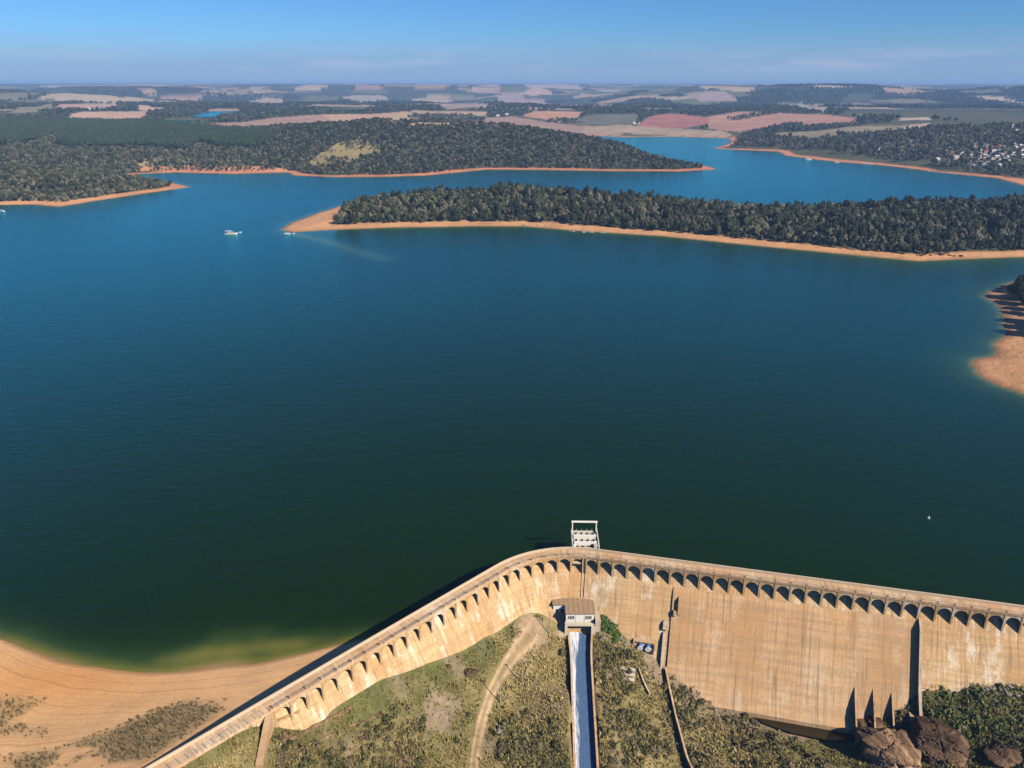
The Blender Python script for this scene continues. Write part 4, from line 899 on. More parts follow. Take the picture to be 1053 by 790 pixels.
def trunk_mesh(seed, H, r0, mat, lo=.35):
    r_ = random.Random(seed); mb = MB(); p = Vector((0, 0, -.8)); 
    for k in range(3):
        q = Vector((r_.uniform(-.3, .3), r_.uniform(-.3, .3), H * (.22 * (k + 1)))); mb.tube(p, q, r0 * (1 - .25 * k), 7, r0 * (1 - .25 * (k + 1))); p = q
    for k in range(4):
        an = k * 1.7 + r_.uniform(-.4, .4); z = H * r_.uniform(.3, .6); mb.tube((0, 0, z), (math.cos(an) * H * .2, math.sin(an) * H * .2, z + H * .2), r0 * .4, 5, r0 * .12)
    me = bpy.data.meshes.new('trunk'); me.from_pydata(mb.v, [], mb.f); me.materials.append(M[mat]); return me
KINDS = {  # kind: list of (crown, trunk)
    'broad': [(crown_mesh(100 + k, 13, 11 + k % 2, .16, 15, 46, .62, ['leaf', 'leaf_dark', 'leaf_dark', 'leaf'][k]), trunk_mesh(k, 13, .32, 'bark')) for k in range(4)],
    'tall': [(crown_mesh(120 + k, 17, 8, .2, 13, 46, .58, ['leaf_dark', 'leaf'][k], 'tall'), trunk_mesh(20 + k, 17, .3, 'bark')) for k in range(2)],
    'pale': [(crown_mesh(130 + k, 11, 8.5, .2, 11, 34, .48, 'leaf_pale'), trunk_mesh(30 + k, 11, .26, 'bark_pale')) for k in range(2)],
    'scrub': [(crown_mesh(140 + k, 6.5, 7.5, .05, 9, 34, .52, ['leaf', 'leaf_pale', 'leaf_dark'][k]), trunk_mesh(40 + k, 6, .18, 'bark')) for k in range(3)],
    'pine': [(crown_mesh(150 + k, 19, 6.2, .5, 9, 40, .5, 'leaf_pine', 'cone'), trunk_mesh(50 + k, 19, .26, 'bark')) for k in range(2)]}
FIRST = {}
def tree(name, kind, var, loc, sc, rz, lab, group=None, sz=None):
    cm, tm = KINDS[kind][var]; t_ = empty(name, loc, rz); t_.scale = (sc, sc, sz or sc); tag(t_, lab, 'tree', group)
    k = link('trunk', tm, None, t_); c = link('crown', cm, None, t_)
    FIRST.setdefault((kind, var), c); return t_
def zfar(x, y): return ground_far(np.atleast_1d(x), np.atleast_1d(y))[0]
def jgrid(x0, x1, y0, y1, st, jit=.45, seed=0):
    r_ = np.random.RandomState(seed); gx, gy = np.meshgrid(np.arange(x0, x1, st), np.arange(y0, y1, st)); n = gx.size
    return gx.ravel() + r_.uniform(-jit, jit, n) * st, gy.ravel() + r_.uniform(-jit, jit, n) * st
def scatter(name, lab, cat, x, y, z, kinds, weights, smin, smax, seed=0, tall=1.0):
    """a wood that reads as one mass: crowns of the trees above, set on points"""
    r_ = np.random.RandomState(seed); n = len(x); me = bpy.data.meshes.new(name); me.vertices.add(n); me.vertices.foreach_set('co', np.stack([x, y, z], 1).astype(np.float32).ravel())
    wts = np.array(weights, float); idx = r_.choice(len(kinds), n, p=wts / wts.sum()).astype(np.int32)
    at = me.attributes.new('pick', 'INT', 'POINT'); at.data.foreach_set('value', idx)
    at = me.attributes.new('size', 'FLOAT', 'POINT'); at.data.foreach_set('value', ((smin + (smax - smin) * r_.beta(1.6, 2.2, n)) * (.7 + .6 * fbm(np.asarray(x) / 35, np.asarray(y) / 35, 3, seed + 60))).astype(np.float32))
    at = me.attributes.new('turn', 'FLOAT', 'POINT'); at.data.foreach_set('value', r_.uniform(0, 6.28, n).astype(np.float32))
    o = link(name, me); tag(o, lab, cat, kind='stuff')
    ng = bpy.data.node_groups.new(name, 'GeometryNodeTree'); ng.interface.new_socket('Geometry', in_out='INPUT', socket_type='NodeSocketGeometry'); ng.interface.new_socket('Geometry', in_out='OUTPUT', socket_type='NodeSocketGeometry')
    N_ = ng.nodes; Lk = ng.links.new; gi = N_.new('NodeGroupInput'); go = N_.new('NodeGroupOutput'); ip = N_.new('GeometryNodeInstanceOnPoints'); jo = N_.new('GeometryNodeJoinGeometry')
    for kv in kinds:
        oi = N_.new('GeometryNodeObjectInfo'); oi.inputs['Object'].default_value = FIRST[kv]; oi.inputs['As Instance'].default_value = True; oi.transform_space = 'ORIGINAL'; Lk(oi.outputs['Geometry'], jo.inputs[0])
    def na(nm, dt): a = N_.new('GeometryNodeInputNamedAttribute'); a.data_type = dt; a.inputs['Name'].default_value = nm; return a.outputs['Attribute']
    cx_ = N_.new('ShaderNodeCombineXYZ'); Lk(na('turn', 'FLOAT'), cx_.inputs[2]); e2r = N_.new('FunctionNodeEulerToRotation'); Lk(cx_.outputs[0], e2r.inputs[0])
    Lk(gi.outputs[0], ip.inputs['Points']); Lk(jo.outputs[0], ip.inputs['Instance']); ip.inputs['Pick Instance'].default_value = True
    Lk(na('pick', 'INT'), ip.inputs['Instance Index']); Lk(e2r.outputs[0], ip.inputs['Rotation']); sz_ = na('size', 'FLOAT'); mz = N_.new('ShaderNodeMath'); mz.operation = 'MULTIPLY'; mz.inputs[1].default_value = tall; Lk(sz_, mz.inputs[0]); sv = N_.new('ShaderNodeCombineXYZ'); Lk(sz_, sv.inputs[0]); Lk(sz_, sv.inputs[1]); Lk(mz.outputs[0], sv.inputs[2]); Lk(sv.outputs[0], ip.inputs['Scale']); Lk(ip.outputs[0], go.inputs[0])
    md = o.modifiers.new('scatter', 'NODES'); md.node_group = ng; return o
def in_fields(x, y, grow=0):
    r = np.zeros(len(x), bool)
    for k in ((.025, .05, .08) if grow else ()):
        for w, zp in PW: r |= inside(x * (1 + k), y * (1 + k), w)
        if k < .06:
            for w, c in FW: r |= inside(x * (1 + k * .7), y * (1 + k * .7), w)
    for w, c in FW: r |= inside(x, y, w)
    for w, zp in PW: r |= inside(x, y, w)
    return r
# near peninsula: the trees of the first rows one by one, the wood behind as one mass
x, y = jgrid(-260, 760, 690, 1100, 5.1, .5, seed=3); h, d, d1, d2, d3 = ground_far(x, y)
xt = P(357, 222)[0]; m = (d1 > 21 + 6 * (fbm(x / 30, y / 30, 3, 4) - .5)) & (x > xt + 8 * (fbm(x / 9, y / 9, 2, 14) - .5)) & (x < 700)
x, y, h, d1 = x[m], y[m], h[m], d1[m]
px_ = CXP + FPX * x / (y * cp_ + (CAMH - h) * sp_); front = np.lexsort((y,))
# distance behind the front shoreline decides who is seen in full
fy = np.interp(x, [p[0] for p in near_pen[:14]], [p[1] for p in near_pen[:14]]); back = y - fy
order = np.argsort(back + np.where((px_ < 0) | (px_ > 1056), 1e4, 0)); ind = order[:292]; rest = np.setdiff1d(np.arange(len(x)), ind)
labs = {'broad': 'rounded peninsula tree', 'tall': 'tall slender peninsula tree', 'pale': 'pale peninsula tree', 'scrub': 'low bushy peninsula tree'}
r_ = random.Random(19)
for i in ind:
    kd = r_.choices(['broad', 'tall', 'pale', 'scrub'], [.58, .22, .05, .15])[0]; v_ = r_.randrange(len(KINDS[kd])); sc = (.36 + .62 * r_.betavariate(1.5, 2)) * (.85 if back[i] < 34 else 1)
    row = 'in the front row' if back[i] < 32 else ('in the second row' if back[i] < 42 else 'behind the first rows')
    zone = ['nearest the sandy tip', 'between the tip and the leaning pale tree', 'beside the leaning pale tree', 'above the waterline rocks', 'right of the waterline rocks', 'left of the beach brush', 'behind the beach brush', 'by the very large round tree'][int(np.searchsorted([430, 510, 580, 640, 760, 880, 985], px_[i]))]
    zone = row + ' ' + zone
    tree({'broad': 'broadleaf_tree', 'tall': 'slender_tree', 'pale': 'pale_tree', 'scrub': 'bushy_tree'}[kd], kd, v_, (x[i], y[i], h[i]), sc, r_.uniform(0, 6.28), labs[kd] + ' ' + zone, 'peninsula trees ' + zone, sc * r_.uniform(.95, 1.5))
def pen_tree(px, py, kd, v_, sc, lab):
    q = march(px, py); return tree('broadleaf_tree', kd, v_, (q[0], q[1], float(zfar(q[0], q[1])[0])), sc, 1.0, lab)
pen_tree(1022, 247, 'broad', 2, 2.0, 'very large round dark tree standing proud at the wide end of the peninsula')
pen_tree(553, 229, 'pale', 0, 1.15, 'pale leaning tree reaching down to the rocks of the peninsula beach')
for kd, vs_ in KINDS.items():
    for v_ in range(len(vs_)):
        if (kd, v_) not in FIRST:
            q = march(60 + 40 * v_, 158 if kd == 'pine' else 190); tree('plantation_tree' if kd == 'pine' else 'bushy_tree', kd, v_, (q[0], q[1], float(zfar(q[0], q[1])[0])), 1.0, 0, 'dark conifer at the cut edge of the plantation' if kd == 'pine' else 'low bushy tree of the left shore wood', 'edge trees of the left woods')
ALLB = [('broad', 0), ('broad', 1), ('broad', 2), ('broad', 3), ('tall', 0), ('tall', 1), ('pale', 0), ('pale', 1), ('scrub', 0)]
scatter('forest', 'dense dark wood covering the ridge of the near peninsula', 'wood', x[rest], y[rest], h[rest] - .4, ALLB, [1.5, 2, 7, 1.5, 4, 1.5, .4, .4, 1], .34, 1.12, 1, 1.22)
# brush pile on the beach
q = march(966, 263)
# mid peninsula and left shore
def zone(poly): return [march(a, b) for a, b in poly]
plant = zone([(-80, 163), (0, 152), (34, 147), (62, 139), (60, 152), (75, 153.5), (120, 152.5), (190, 156), (207, 148), (225, 153), (260, 154), (285, 147), (270, 138), (215, 134.5), (150, 127), (60, 126.5), (-80, 128)])
x, y = jgrid(-1150, 420, 1000, 2320, 5.2, .5, seed=5); h, d, d1, d2, d3 = ground_far(x, y)
inp = inside(x, y, plant); fld = in_fields(x, y); nzs = fbm(x / 90, y / 90, 4, 90)
mid = (x > P(290, 178)[0] * 1.15 + (y - 1400) * -.12) & (d2 > 20) & ~fld & ~inp
mid &= (y < 2250)
scatter('forest', 'grey-green wood over the long middle peninsula with a bare dry clearing', 'wood', x[mid], y[mid], h[mid] - .5, ALLB + [('scrub', 2)], [3, 3, 2, 3, .2, .5, 1.2, 1.2, 4, 1], .24, .8, 2)
left = (~mid) & (d2 > 22) & ~inp & (y < 2200) & (nzs > .22) & (~fld | ((nzs > .47) & (NP.uniform(size=len(x)) < .4)))
scatter('forest', 'low mottled scrub wood on the left shore below the plantation', 'wood', x[left], y[left], h[left] - .5, [('scrub', 0), ('scrub', 1), ('scrub', 2), ('broad', 0), ('broad', 2), ('pale', 0)], [5, 2.4, 3, 1, .6, .8], .28, .85, 3)
x, y = jgrid(-1500, -300, 1350, 2450, 5.2, .3, seed=6); h, d, d1, d2, d3 = ground_far(x, y); inp = inside(x, y, plant) & (d2 > 20)
scatter('forest', 'even dark conifer plantation with a straight shaded edge on the left hill', 'plantation', x[inp], y[inp], h[inp] - .5, [('pine', 0), ('pine', 1)], [1, 1], .74, 1.04, 4)
# far right shore, hedges and copses
RZ = [[(751, 151), (755, 143), (775, 136), (800, 142), (835, 146), (870, 139), (905, 138), (950, 133), (1000, 132.5), (1053, 130), (1090, 140), (1053, 146), (1010, 150), (985, 153), (960, 153), (945, 156), (930, 160), (905, 161), (880, 160), (835, 153.5), (800, 153)],
      [(860, 158), (880, 152), (910, 156), (955, 157), (985, 153), (1010, 155), (1000, 160), (970, 164), (950, 166), (925, 166.5), (890, 162)], [(953, 168), (975, 170), (1000, 172), (1020, 176), (1053, 170), (1100, 180), (1053, 189), (1024, 181.5), (990, 176), (960, 172.5)],
      [(748, 123), (800, 115.5), (803, 117), (757, 124.5)], [(783, 136), (800, 131), (825, 127), (824, 130), (800, 134.5), (790, 137)], [(808, 137), (845, 131), (880, 127), (882, 129), (845, 134)], [(418, 121.5), (440, 119), (475, 120), (500, 122), (470, 124.5), (440, 124)],
      [(560, 126), (580, 123), (600, 127), (585, 128.5)], [(690, 114), (728, 109), (745, 113), (728, 117)], [(1015, 141), (1053, 136), (1090, 150), (1053, 152), (1030, 150)]]
VILL = [(985, 150), (1053, 146), (1053, 172), (1020, 176), (985, 172)]
x, y = jgrid(-600, 2200, 1330, 3700, 9.5, seed=8); m = np.zeros(len(x), bool)
for pl in RZ: m |= inside(x, y, zone(pl))
h, d, d1, d2, d3 = ground_far(x, y); m |= inside(x, y, zone(VILL)) & (NP.uniform(size=len(x)) < .45); m &= (d2 > 24)
scatter('forest', 'dark tree belts along the far right shore and between its fields', 'wood', x[m], y[m], h[m] - .5, ALLB, [3, 3, 3, 3, 1, 1, .6, .6, 1], .6, 1.15, 5)
# woods and copses on the hills beyond
x, y = jgrid(-3600, 3600, 2300, 6200, 19, .5, seed=9); nzs = fbm(x / 420, y / 420, 4, 91); h, d, d1, d2, d3 = ground_far(x, y)
pf_, _c = patches(x, y, fbm(x / 45, y / 45, 4, 3)); m = (d2 > 25) & ~in_fields(x, y, 1) & ~pf_ & (nzs > .46) & (np.abs(x) < y * .85)
scatter('forest', 'distant broken woods on the hills beyond the lake', 'wood', x[m], y[m], h[m] - .5, ALLB[:4], [1, 1, 1, 1], .7, 1.25, 6)
# right point: trees just past the frame edge throw long shadows over the sand
r_ = random.Random(77)
for k in range(58):
    py = 287 + (k % 29) * 2.1 + r_.uniform(-2, 2); pxx = 1037 + r_.uniform(0, 34) + (14 if py > 338 else 0) + (8 if py < 298 else 0); q = P(pxx, py, 2.0); z = float(zfar(q[0], q[1])[0])
    if z > .8: tree('broadleaf_tree', 'broad', k % 4, (q[0], q[1], z), r_.uniform(.7, 1.3), k * 1.1, 'dark tree on the small sandy point at the right edge', 'trees of the right-hand point')

# ------------------------------------------------------------------ scrub and grass below the dam (one mass each)
t = NT('scrub_leaf'); t.col(t.attr('Col')); t.b.inputs['Roughness'].default_value = .8; M['scrub_leaf'] = t.m
def mass(name, lab, cat, x, y, z, size, colr, arch, seed):
    r_ = np.random.RandomState(seed); n = len(x); V0, F0 = arch; k = len(V0); th_ = r_.uniform(0, 6.28, n); c, s_ = np.cos(th_), np.sin(th_)
    V = np.empty((n, k, 3), np.float32); sx = size[:, None]
    V[..., 0] = (V0[None, :, 0] * c[:, None] - V0[None, :, 1] * s_[:, None]) * sx + x[:, None]; V[..., 1] = (V0[None, :, 0] * s_[:, None] + V0[None, :, 1] * c[:, None]) * sx + y[:, None]; V[..., 2] = V0[None, :, 2] * sx * r_.uniform(.7, 1.3, n)[:, None] + z[:, None]
    F = (F0[None] + (np.arange(n) * k)[:, None, None]).reshape(-1, F0.shape[1]); C_ = np.repeat(colr, k, 0) * r_.uniform(.8, 1.2, (n * k, 1))
    o = link(name, fast_mesh(name, V.reshape(-1, 3), F, False, {'Col': C_}), M['scrub_leaf']); tag(o, lab, cat, kind='stuff'); return o
r_ = np.random.RandomState(5)
def bush_arch(nq, leaf, flat=.75):
    d = r_.normal(size=(nq, 3)); d /= np.linalg.norm(d, axis=1)[:, None]; d[:, 2] = np.abs(d[:, 2]); return leaf_quads(d * np.array([1, 1, flat]) * r_.uniform(.55, 1.0, (nq, 1)), d, leaf, r_)
def tuft_arch(nb):
    V = []; F = []
    for k in range(nb):
        a = r_.uniform(0, 6.28); b0 = np.array([r_.normal() * .25, r_.normal() * .25, -.1]); tip = b0 + np.array([math.cos(a) * .35, math.sin(a) * .35, r_.uniform(.7, 1.15)]); sd = np.array([-math.sin(a), math.cos(a), 0]) * .16
        V += [b0 - sd, b0 + sd, tip + sd * .3, tip - sd * .3]; F.append([4 * k, 4 * k + 1, 4 * k + 2, 4 * k + 3])
    return np.array(V), np.array(F)
roadpl = np.stack([rcx, rcy], 1)[::4].tolist()
def valley_pts(st, seed):
    x, y = jgrid(-95, 178, 92, 206, st, .5, seed); s_, n = SN(x, y); z = valley_h(x, y, False); u, v = ch_uv(x, y)
    nf = n - np.where(z < Z0, face_n(np.minimum(z, Z0)), 0)
    ok = ((nf > .4) | ((s_ > 206.5) & (nf > -.8))) & (~((u > -8) & (np.abs(v) < 4.3))) & (segdist(x, y, roadpl, False) > 1.9) & ~((x > 10) & (x < 30) & (y > VHY - 2.2)) & (~inside(x, y, pp) | (z > -24.1)) & (np.hypot(x - rc[0][0], y - rc[0][1]) > 4.2)
    u2 = (x - wa[0]) * wdv[0] + (y - wa[1]) * wdv[1]; v2 = (x - wa[0]) * wdv[1] - (y - wa[1]) * wdv[0]; ok &= ~((np.abs(v2) < 1.1) & (u2 > -1))
    return x[ok], y[ok], z[ok], nf[ok], s_[ok]
x, y, z, nf, ss = valley_pts(.48, 31); nz = fbm(x / 5, y / 5, 4, 51); nz2 = fbm(x / 18, y / 18, 4, 52); nz3 = fbm(x / 9, y / 9, 3, 53)
bare = np.zeros(len(x))
for c, r0 in ((P(452, 729, -8), 5.5), (P(470, 690, -7), 4), (P(410, 712, -4), 4)): bare = np.maximum(bare, 1 - sstep(np.hypot(x - c[0], y - c[1]) + (nz - .5) * 7, r0 * .6, r0))
bare = np.maximum(bare, (1 - sstep(nf + (nz - .5) * 6, 3, 9)) * (ss > 128) * (ss < 176) * .9)
pat = fbm(x / 3.2, y / 3.2, 3, 71); k = r_.uniform(size=len(x)) < (1 - .9 * bare) * (.30 + .8 * sstep(pat, .38, .60)); x, y, z, nz, nz2, nf, ss = x[k], y[k], z[k], nz[k], nz2[k], nf[k], ss[k]
dry = np.array([.52, .395, .155]); oliv = np.array([.32, .27, .085]); f = np.clip(sstep(nz2 + r_.normal(size=len(x)) * .07, .42, .62) + .8 * (1 - sstep(nf, 1.5, 4)) * (ss < 92), 0, 1)[:, None]; f = np.maximum(f, (sstep(x, 92, 112) * .8)[:, None])
mass('dry_grass', 'rough dry grass over the slope below the dam', 'grass', x, y, z, r_.uniform(.28, .72, len(x)) * (1 + .9 * (r_.uniform(size=len(x)) < .07)), dry * (.7 + .6 * fbm(x / 11, y / 11, 3, 72))[:, None] * (1 - f) + oliv * f, tuft_arch(8), 1)
x, y, z, nf, ss = valley_pts(1.5, 37); nz = fbm(x / 10, y / 10, 4, 61); nz2 = fbm(x / 26, y / 26, 3, 62); pr_ = sstep(nz + .05 * sstep(x, 18, 34), .49, .57) * (.15 + .85 * np.maximum(sstep(x, 18, 34), sstep(-y, -172, -150))) * sstep(nf, 1.0, 4)
pr_ = np.maximum(pr_, .75 * sstep(x, 112, 120) * (ss > 206)); k = r_.uniform(size=len(x)) < pr_; x, y, z, nz2 = x[k], y[k], z[k], nz2[k]
tone = r_.uniform(size=(len(x), 1)); cc = np.array([.045, .052, .018]) * (1 - tone) + np.array([.17, .15, .06]) * tone; brown = (r_.uniform(size=len(x)) < .18) & (x < 100); cc[brown] = (.17, .115, .065); s9, n9 = SN(x, y); gz = (s9 > 206) & (n9 - face_n(z) < 7); cc[gz] = cc[gz] * .5 + np.array([.075, .115, .028]) * .6
mass('scrub', 'tangled dark bushes spread over the valley below the dam', 'scrub', x, y, z - .1, .45 + 1.7 * r_.beta(1.3, 2.6, len(x)), cc, bush_arch(60, .26), 2)
# bright green shrubs on the ledge by the valve house
n = 60; sa_ = r_.uniform(112.6, 119.5, n); na_ = r_.uniform(.2, 3.2, n); ax, ay = np.array([W(a, face_n(np.interp(a, [112.5, 117, 120.5], [-5.6, -7.2, -11.2])) + b, 0)[:2] for a, b in zip(sa_, na_)]).T; az = valley_h(ax, ay, False)
o = mass('green_shrub', 'bright green shrubs on the ledge right of the valve house', 'shrub', ax, ay, az, r_.uniform(.6, 1.2, n), np.tile(np.array([.085, .14, .028]), (n, 1)), bush_arch(60, .25), 3); del o['kind']
# scrub patches on the beach
x, y = jgrid(-150, -20, 100, 185, .8, .5, 44); b = beach_h(x, y); s_, nn = SN(x, y); g1, g2 = beach_scrub(x, y); k = (b > .6) & (nn < -4) & (r_.uniform(size=len(x)) < np.maximum(g1 * .95, g2 * .85)); x, y, b, g1 = x[k], y[k], b[k], g1[k]
tone = r_.uniform(size=(len(x), 1)); mass('dry_grass', 'patches of dry weeds on the exposed sand beside the dam', 'grass', x, y, b, r_.uniform(.3, .75, len(x)), np.array([.11, .09, .04]) * (1 - tone) + np.array([.26, .185, .09]) * tone, tuft_arch(7), 4)
# leaning dead brush on the peninsula beach
q0 = march(964, 262.5); n = 26; ax = q0[0] + r_.uniform(-22, 22, n); ay = q0[1] + r_.uniform(-6, 6, n); o = mass('beach_brush', 'low grey-brown brush lying on the sand of the peninsula beach', 'brush', ax, ay, zfar(ax, ay), r_.uniform(1.0, 2.2, n), np.tile(np.array([.10, .085, .05]), (n, 1)), bush_arch(50, .3, .6), 6); del o['kind']

# ------------------------------------------------------------------ village on the far right shore
r_ = random.Random(101); HOUSE = []
def house(x, y, rz, w, l, hh, wm, rm, lab, group):
    z = float(zfar(x, y)[0]); e = empty('house', (x, y, z), rz); tag(e, lab, 'house', group)
    mb = MB(); mb.box(-w / 2, w / 2, -l / 2, l / 2, -3, hh); mb.add([(-w / 2, -l / 2, hh), (-w / 2, l / 2, hh), (-w / 2, 0, hh + l * .26), (w / 2, -l / 2, hh), (w / 2, l / 2, hh), (w / 2, 0, hh + l * .26)], [(0, 1, 2), (4, 3, 5)]); mb.build('wall', M[wm], e)
    mb = MB(); ov = .5
    for sg in (-1, 1):
        a = (-w / 2 - ov, sg * (l / 2 + ov), hh - ov * .5); b = (w / 2 + ov, sg * (l / 2 + ov), hh - ov * .5); c = (w / 2 + ov, 0, hh + l * .26 + .05); d = (-w / 2 - ov, 0, hh + l * .26 + .05); up = Vector((0, 0, .25))
        pts = [Vector(p) for p in (a, b, c, d)]; mb.hexa([*pts, *[p + up for p in pts]])
    mb.build('roof', M[rm], e)
    for wx in (-w * .28, w * .28): mb = MB(); mb.box(wx - .6, wx + .6, -l / 2 - .06, -l / 2 - .01, 1.0, 2.2); mb.build('window', M['glass_dark'], e)
    mb = MB(); mb.box(-.5, .5, -l / 2 - .06, -l / 2 - .01, 0, 2.1); mb.build('door', M['tile_brown'], e)
WALL = {'render_white': 'white', 'render_cream': 'cream'}; ROOF = {'tile_red': 'red', 'tile_grey': 'pale grey', 'tile_brown': 'brown', 'render_white': 'white'}
def village(n, box, tagz, group):
    got = 0
    while got < n:
        px, py = r_.uniform(box[0], box[1]), r_.uniform(box[2], box[3]); q = march(px, py)
        if any((q[0] - a) ** 2 + (q[1] - b) ** 2 < 11 ** 2 for a, b in HOUSE): 
            got += .2; continue
        dd = float(land_h(np.array([q[0]]), np.array([q[1]]))[3][0])
        if dd < 30: got += .2; continue
        HOUSE.append(q); got += 1; wm = r_.choice(['render_white', 'render_white', 'render_cream']); rm = r_.choice(['tile_grey', 'tile_grey', 'tile_red', 'tile_brown', 'tile_brown', 'render_white'])
        house(q[0], q[1], r_.uniform(-.5, .5) + (1.57 if r_.random() < .3 else 0), r_.uniform(6.5, 11), r_.uniform(5, 7), r_.uniform(2.6, 4), wm, rm, f'{WALL[wm]} house with {ROOF[rm]} roof {tagz}', group)
village(72, (988, 1036, 151, 173), 'in the village cluster on the right hill', 'houses of the lakeside village')
village(14, (963, 992, 151, 168), 'among trees left of the village cluster', 'houses beside the village')
village(7, (1036, 1053, 150, 165), 'at the right edge of the village', 'houses at the right edge of the village')
village(6, (875, 940, 150, 158), 'in the trees of the far shore', 'houses along the far shore')
for px, py, lab in ((521, 118.5, 'white farmhouse on the tan fields beyond the middle wood'), (512, 120, 'small farm shed left of the white farmhouse on the ridge'), (883, 119.5, 'pale farm shed on the ridge above the pink field'), (271, 118, 'tiny white house by the far pond'), (292, 116.5, 'tiny white house right of the far pond'), (92, 113, 'white farm building between the two left fields'), (654, 127.5, 'long white shed at the edge of the red field'), (575, 126.5, 'small farm shed beside the orange field')):
    q = march(px, py); house(q[0], q[1], .1, 22 if 'long' in lab or 'building' in lab else 12, 8, 4, 'render_white', 'render_white' if 'white' in lab else 'tile_grey', lab, None)
q = march(1039.5, 136.5); z = float(zfar(*q)[0]); wt = empty('water_tower', (q[0], q[1], z)); tag(wt, 'slim white water tower on the hilltop above the village', 'water tower')
mb = MB(); mb.tube((0, 0, -2), (0, 0, 12), 1.6, 12); mb.build('shaft', M['boat_white'], wt); mb = MB(); mb.tube((0, 0, 12), (0, 0, 13.5), 1.6, 12, 2.2); mb.tube((0, 0, 13.5), (0, 0, 16), 2.2, 12); mb.build('tank', M['boat_white'], wt)
q = march(1045, 138); house(q[0], q[1], .3, 11, 9, 6, 'render_white', 'render_white', 'white block house beside the water tower on the hilltop', None)

# ------------------------------------------------------------------ boats, jetty, buoy
def boat(px, py, L, rz, lab, canopy=True, hull='boat_white'):
    q = P(px, py); e = empty('boat', (q[0], q[1], 0), rz); tag(e, lab, 'boat', 'boats on the lake'); w = L * .17; vsx = []; st = [(-.5, .82, 0), (-.2, 1, 0), (.2, .9, 0), (.4, .5, .15), (.5, .03, .35)]; hgt = L * .10
    for t_, ww, sh in st:
        for sy, z in ((-1, hgt + sh * hgt), (-.7, -.25), (.7, -.25), (1, hgt + sh * hgt)): vsx.append((t_ * L, sy * ww * w, z))
    fs = [(4 * i + j, 4 * i + 4 + j, 4 * i + 5 + j, 4 * i + 1 + j) for i in range(4) for j in range(3)] + [(0, 1, 2, 3)] + [(4 * i, 4 * i + 3, 4 * i + 7, 4 * i + 4) for i in range(4)]
    mb = MB(); mb.add(vsx, fs); mb.build('hull', M[hull], e)
    mb = MB(); mb.box(-.22 * L, .16 * L, -w * .62, w * .62, hgt, hgt + L * .10); cb = mb.build('cabin', M['boat_white'], e)
    mb = MB(); mb.box(-.15 * L, .161 * L, -w * .63, w * .63, hgt + L * .04, hgt + L * .075); mb.build('cabin_window', M['glass_dark'], cb)
    if canopy:
        mb = MB(); mb.box(-.46 * L, .02 * L, -w * .75, w * .75, hgt + L * .165, hgt + L * .18); mb.build('canopy', M['boat_white'], e)
        for sx in (-.44, 0):
            for sy in (-1, 1): mb = MB(); mb.tube((sx * L, sy * w * .7, hgt), (sx * L, sy * w * .7, hgt + L * .165), .06, 5); mb.build('canopy_post', M['steel'], e)
    return e
boat(238, 241, 13, .1, 'white cabin boat with canopy alone on the open lake'); boat(247, 239.3, 4.5, 1.0, 'small white tender beside the cabin boat', False)
boat(295.5, 240.6, 6.5, .2, 'white boat moored at the tip of the sandy peninsula', False); boat(302, 240.4, 3.2, .8, 'small dinghy right of the boat at the peninsula tip', False)
boat(2, 217.5, 9, -.2, 'white boat at the left edge below the left shore', False)
boat(831, 164.3, 14, .1, 'long white boat lying along the far right shore'); boat(860, 167.3, 10, -.1, 'white boat with canopy nearest the far jetty'); 
j = P(893, 169.5); jt = empty('jetty', (j[0], j[1], 0), -.2); tag(jt, 'pale wooden jetty on posts at the far right shore', 'jetty')
mb = MB(); mb.box(-9, 9, -1.4, 1.4, 1.4, 1.8); mb.build('walkway', M['old_white'], jt)
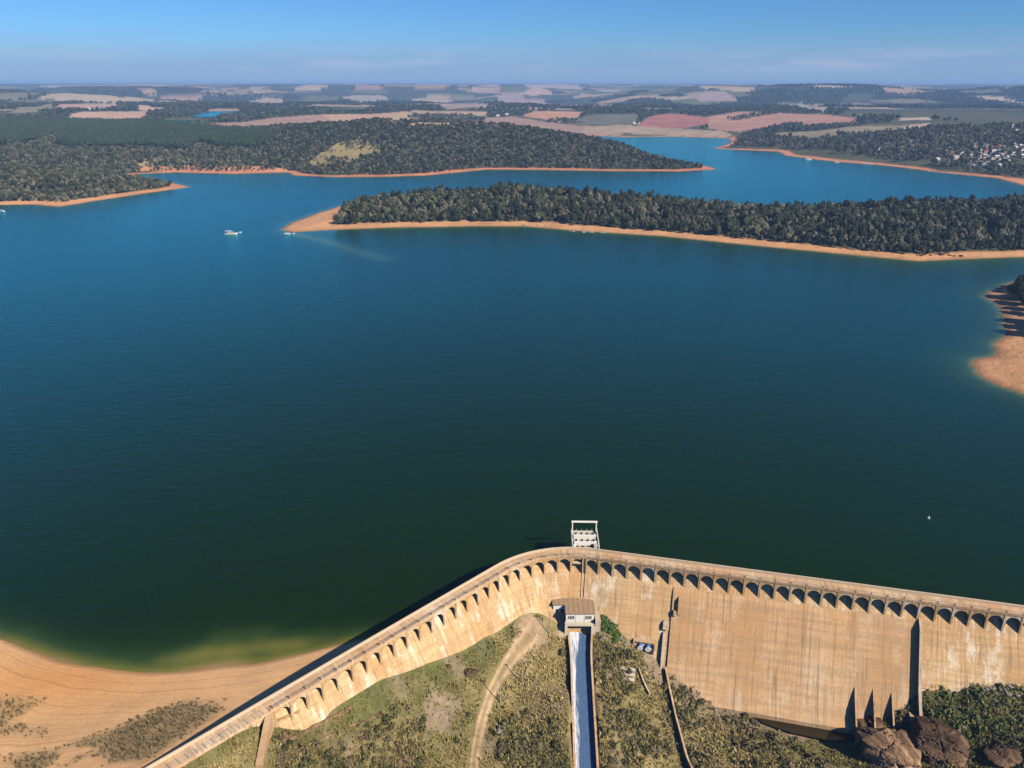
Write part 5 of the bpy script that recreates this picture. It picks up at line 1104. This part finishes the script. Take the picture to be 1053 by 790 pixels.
for k in range(7):
    for sy in (-1.2, 1.2): mb = MB(); mb.tube((-8.5 + 2.8 * k, sy, -2), (-8.5 + 2.8 * k, sy, 3.6), .22, 6); mb.build('jetty_post', M['old_white'], jt)
def buoy(px, py, lab):
    q = P(px, py); e = empty('buoy', (q[0], q[1], 0)); tag(e, lab, 'buoy', 'buoys on the lake'); mb = MB(); mb.tube((0, 0, -.3), (0, 0, .35), .5, 10, .42); mb.build('float', M['boat_white'], e); mb = MB(); mb.tube((0, 0, .35), (0, 0, 1.0), .2, 8, .06); mb.build('cone_top', M['boat_white'], e)
buoy(955, 533, 'tiny white buoy on the dark water at the right')
rr = random.Random(8)
for lo_, hi_, n_, lab, grp in (((538, 562), (232, 232.5), 7, 'pale rock at the waterline below the leaning pale tree', 'rocks on the peninsula beach'), ((586, 625), (237.5, 239.5), 12, 'pale rock at the waterline of the middle peninsula beach', 'rocks at the waterline'), ((925, 985), (172.5, 179), 12, 'dark stone along the red waterline below the village', 'stones below the village')):
    for k in range(n_):
        px = rr.uniform(*lo_); py = lo_ and hi_[0] + (hi_[1] - hi_[0]) * (px - lo_[0]) / (lo_[1] - lo_[0]) + rr.uniform(-.4, .6); q = P(px, py); o = bpy.data.objects.new('shore_rock', SM[k % 4]); COL.objects.link(o); s_ = rr.uniform(1.0, 2.2); o.location = (q[0], q[1], max(float(zfar(q[0], q[1])[0]), -.3) + .2); o.scale = (s_ * 1.3, s_, s_ * .7); o.rotation_euler = (0, 0, rr.uniform(0, 6)); tag(o, lab, 'rock', grp)

# ------------------------------------------------------------------ haze
t = bpy.data.materials.new('haze'); t.use_nodes = True; n_ = t.node_tree.nodes; n_.clear(); ou = n_.new('ShaderNodeOutputMaterial'); pv = n_.new('ShaderNodeVolumePrincipled')
pv.inputs['Color'].default_value = (.36, .60, 1.0, 1); pv.inputs['Density'].default_value = 8.5e-5; pv.inputs['Anisotropy'].default_value = 0.0
t.node_tree.links.new(pv.outputs[0], ou.inputs['Volume'])
mb = MB(); mb.box(-95000, 95000, -400, 46500, -60, 175); o = mb.build('haze', t); tag(o, 'thin blue haze in the air over the lake and hills', 'haze', kind='stuff')
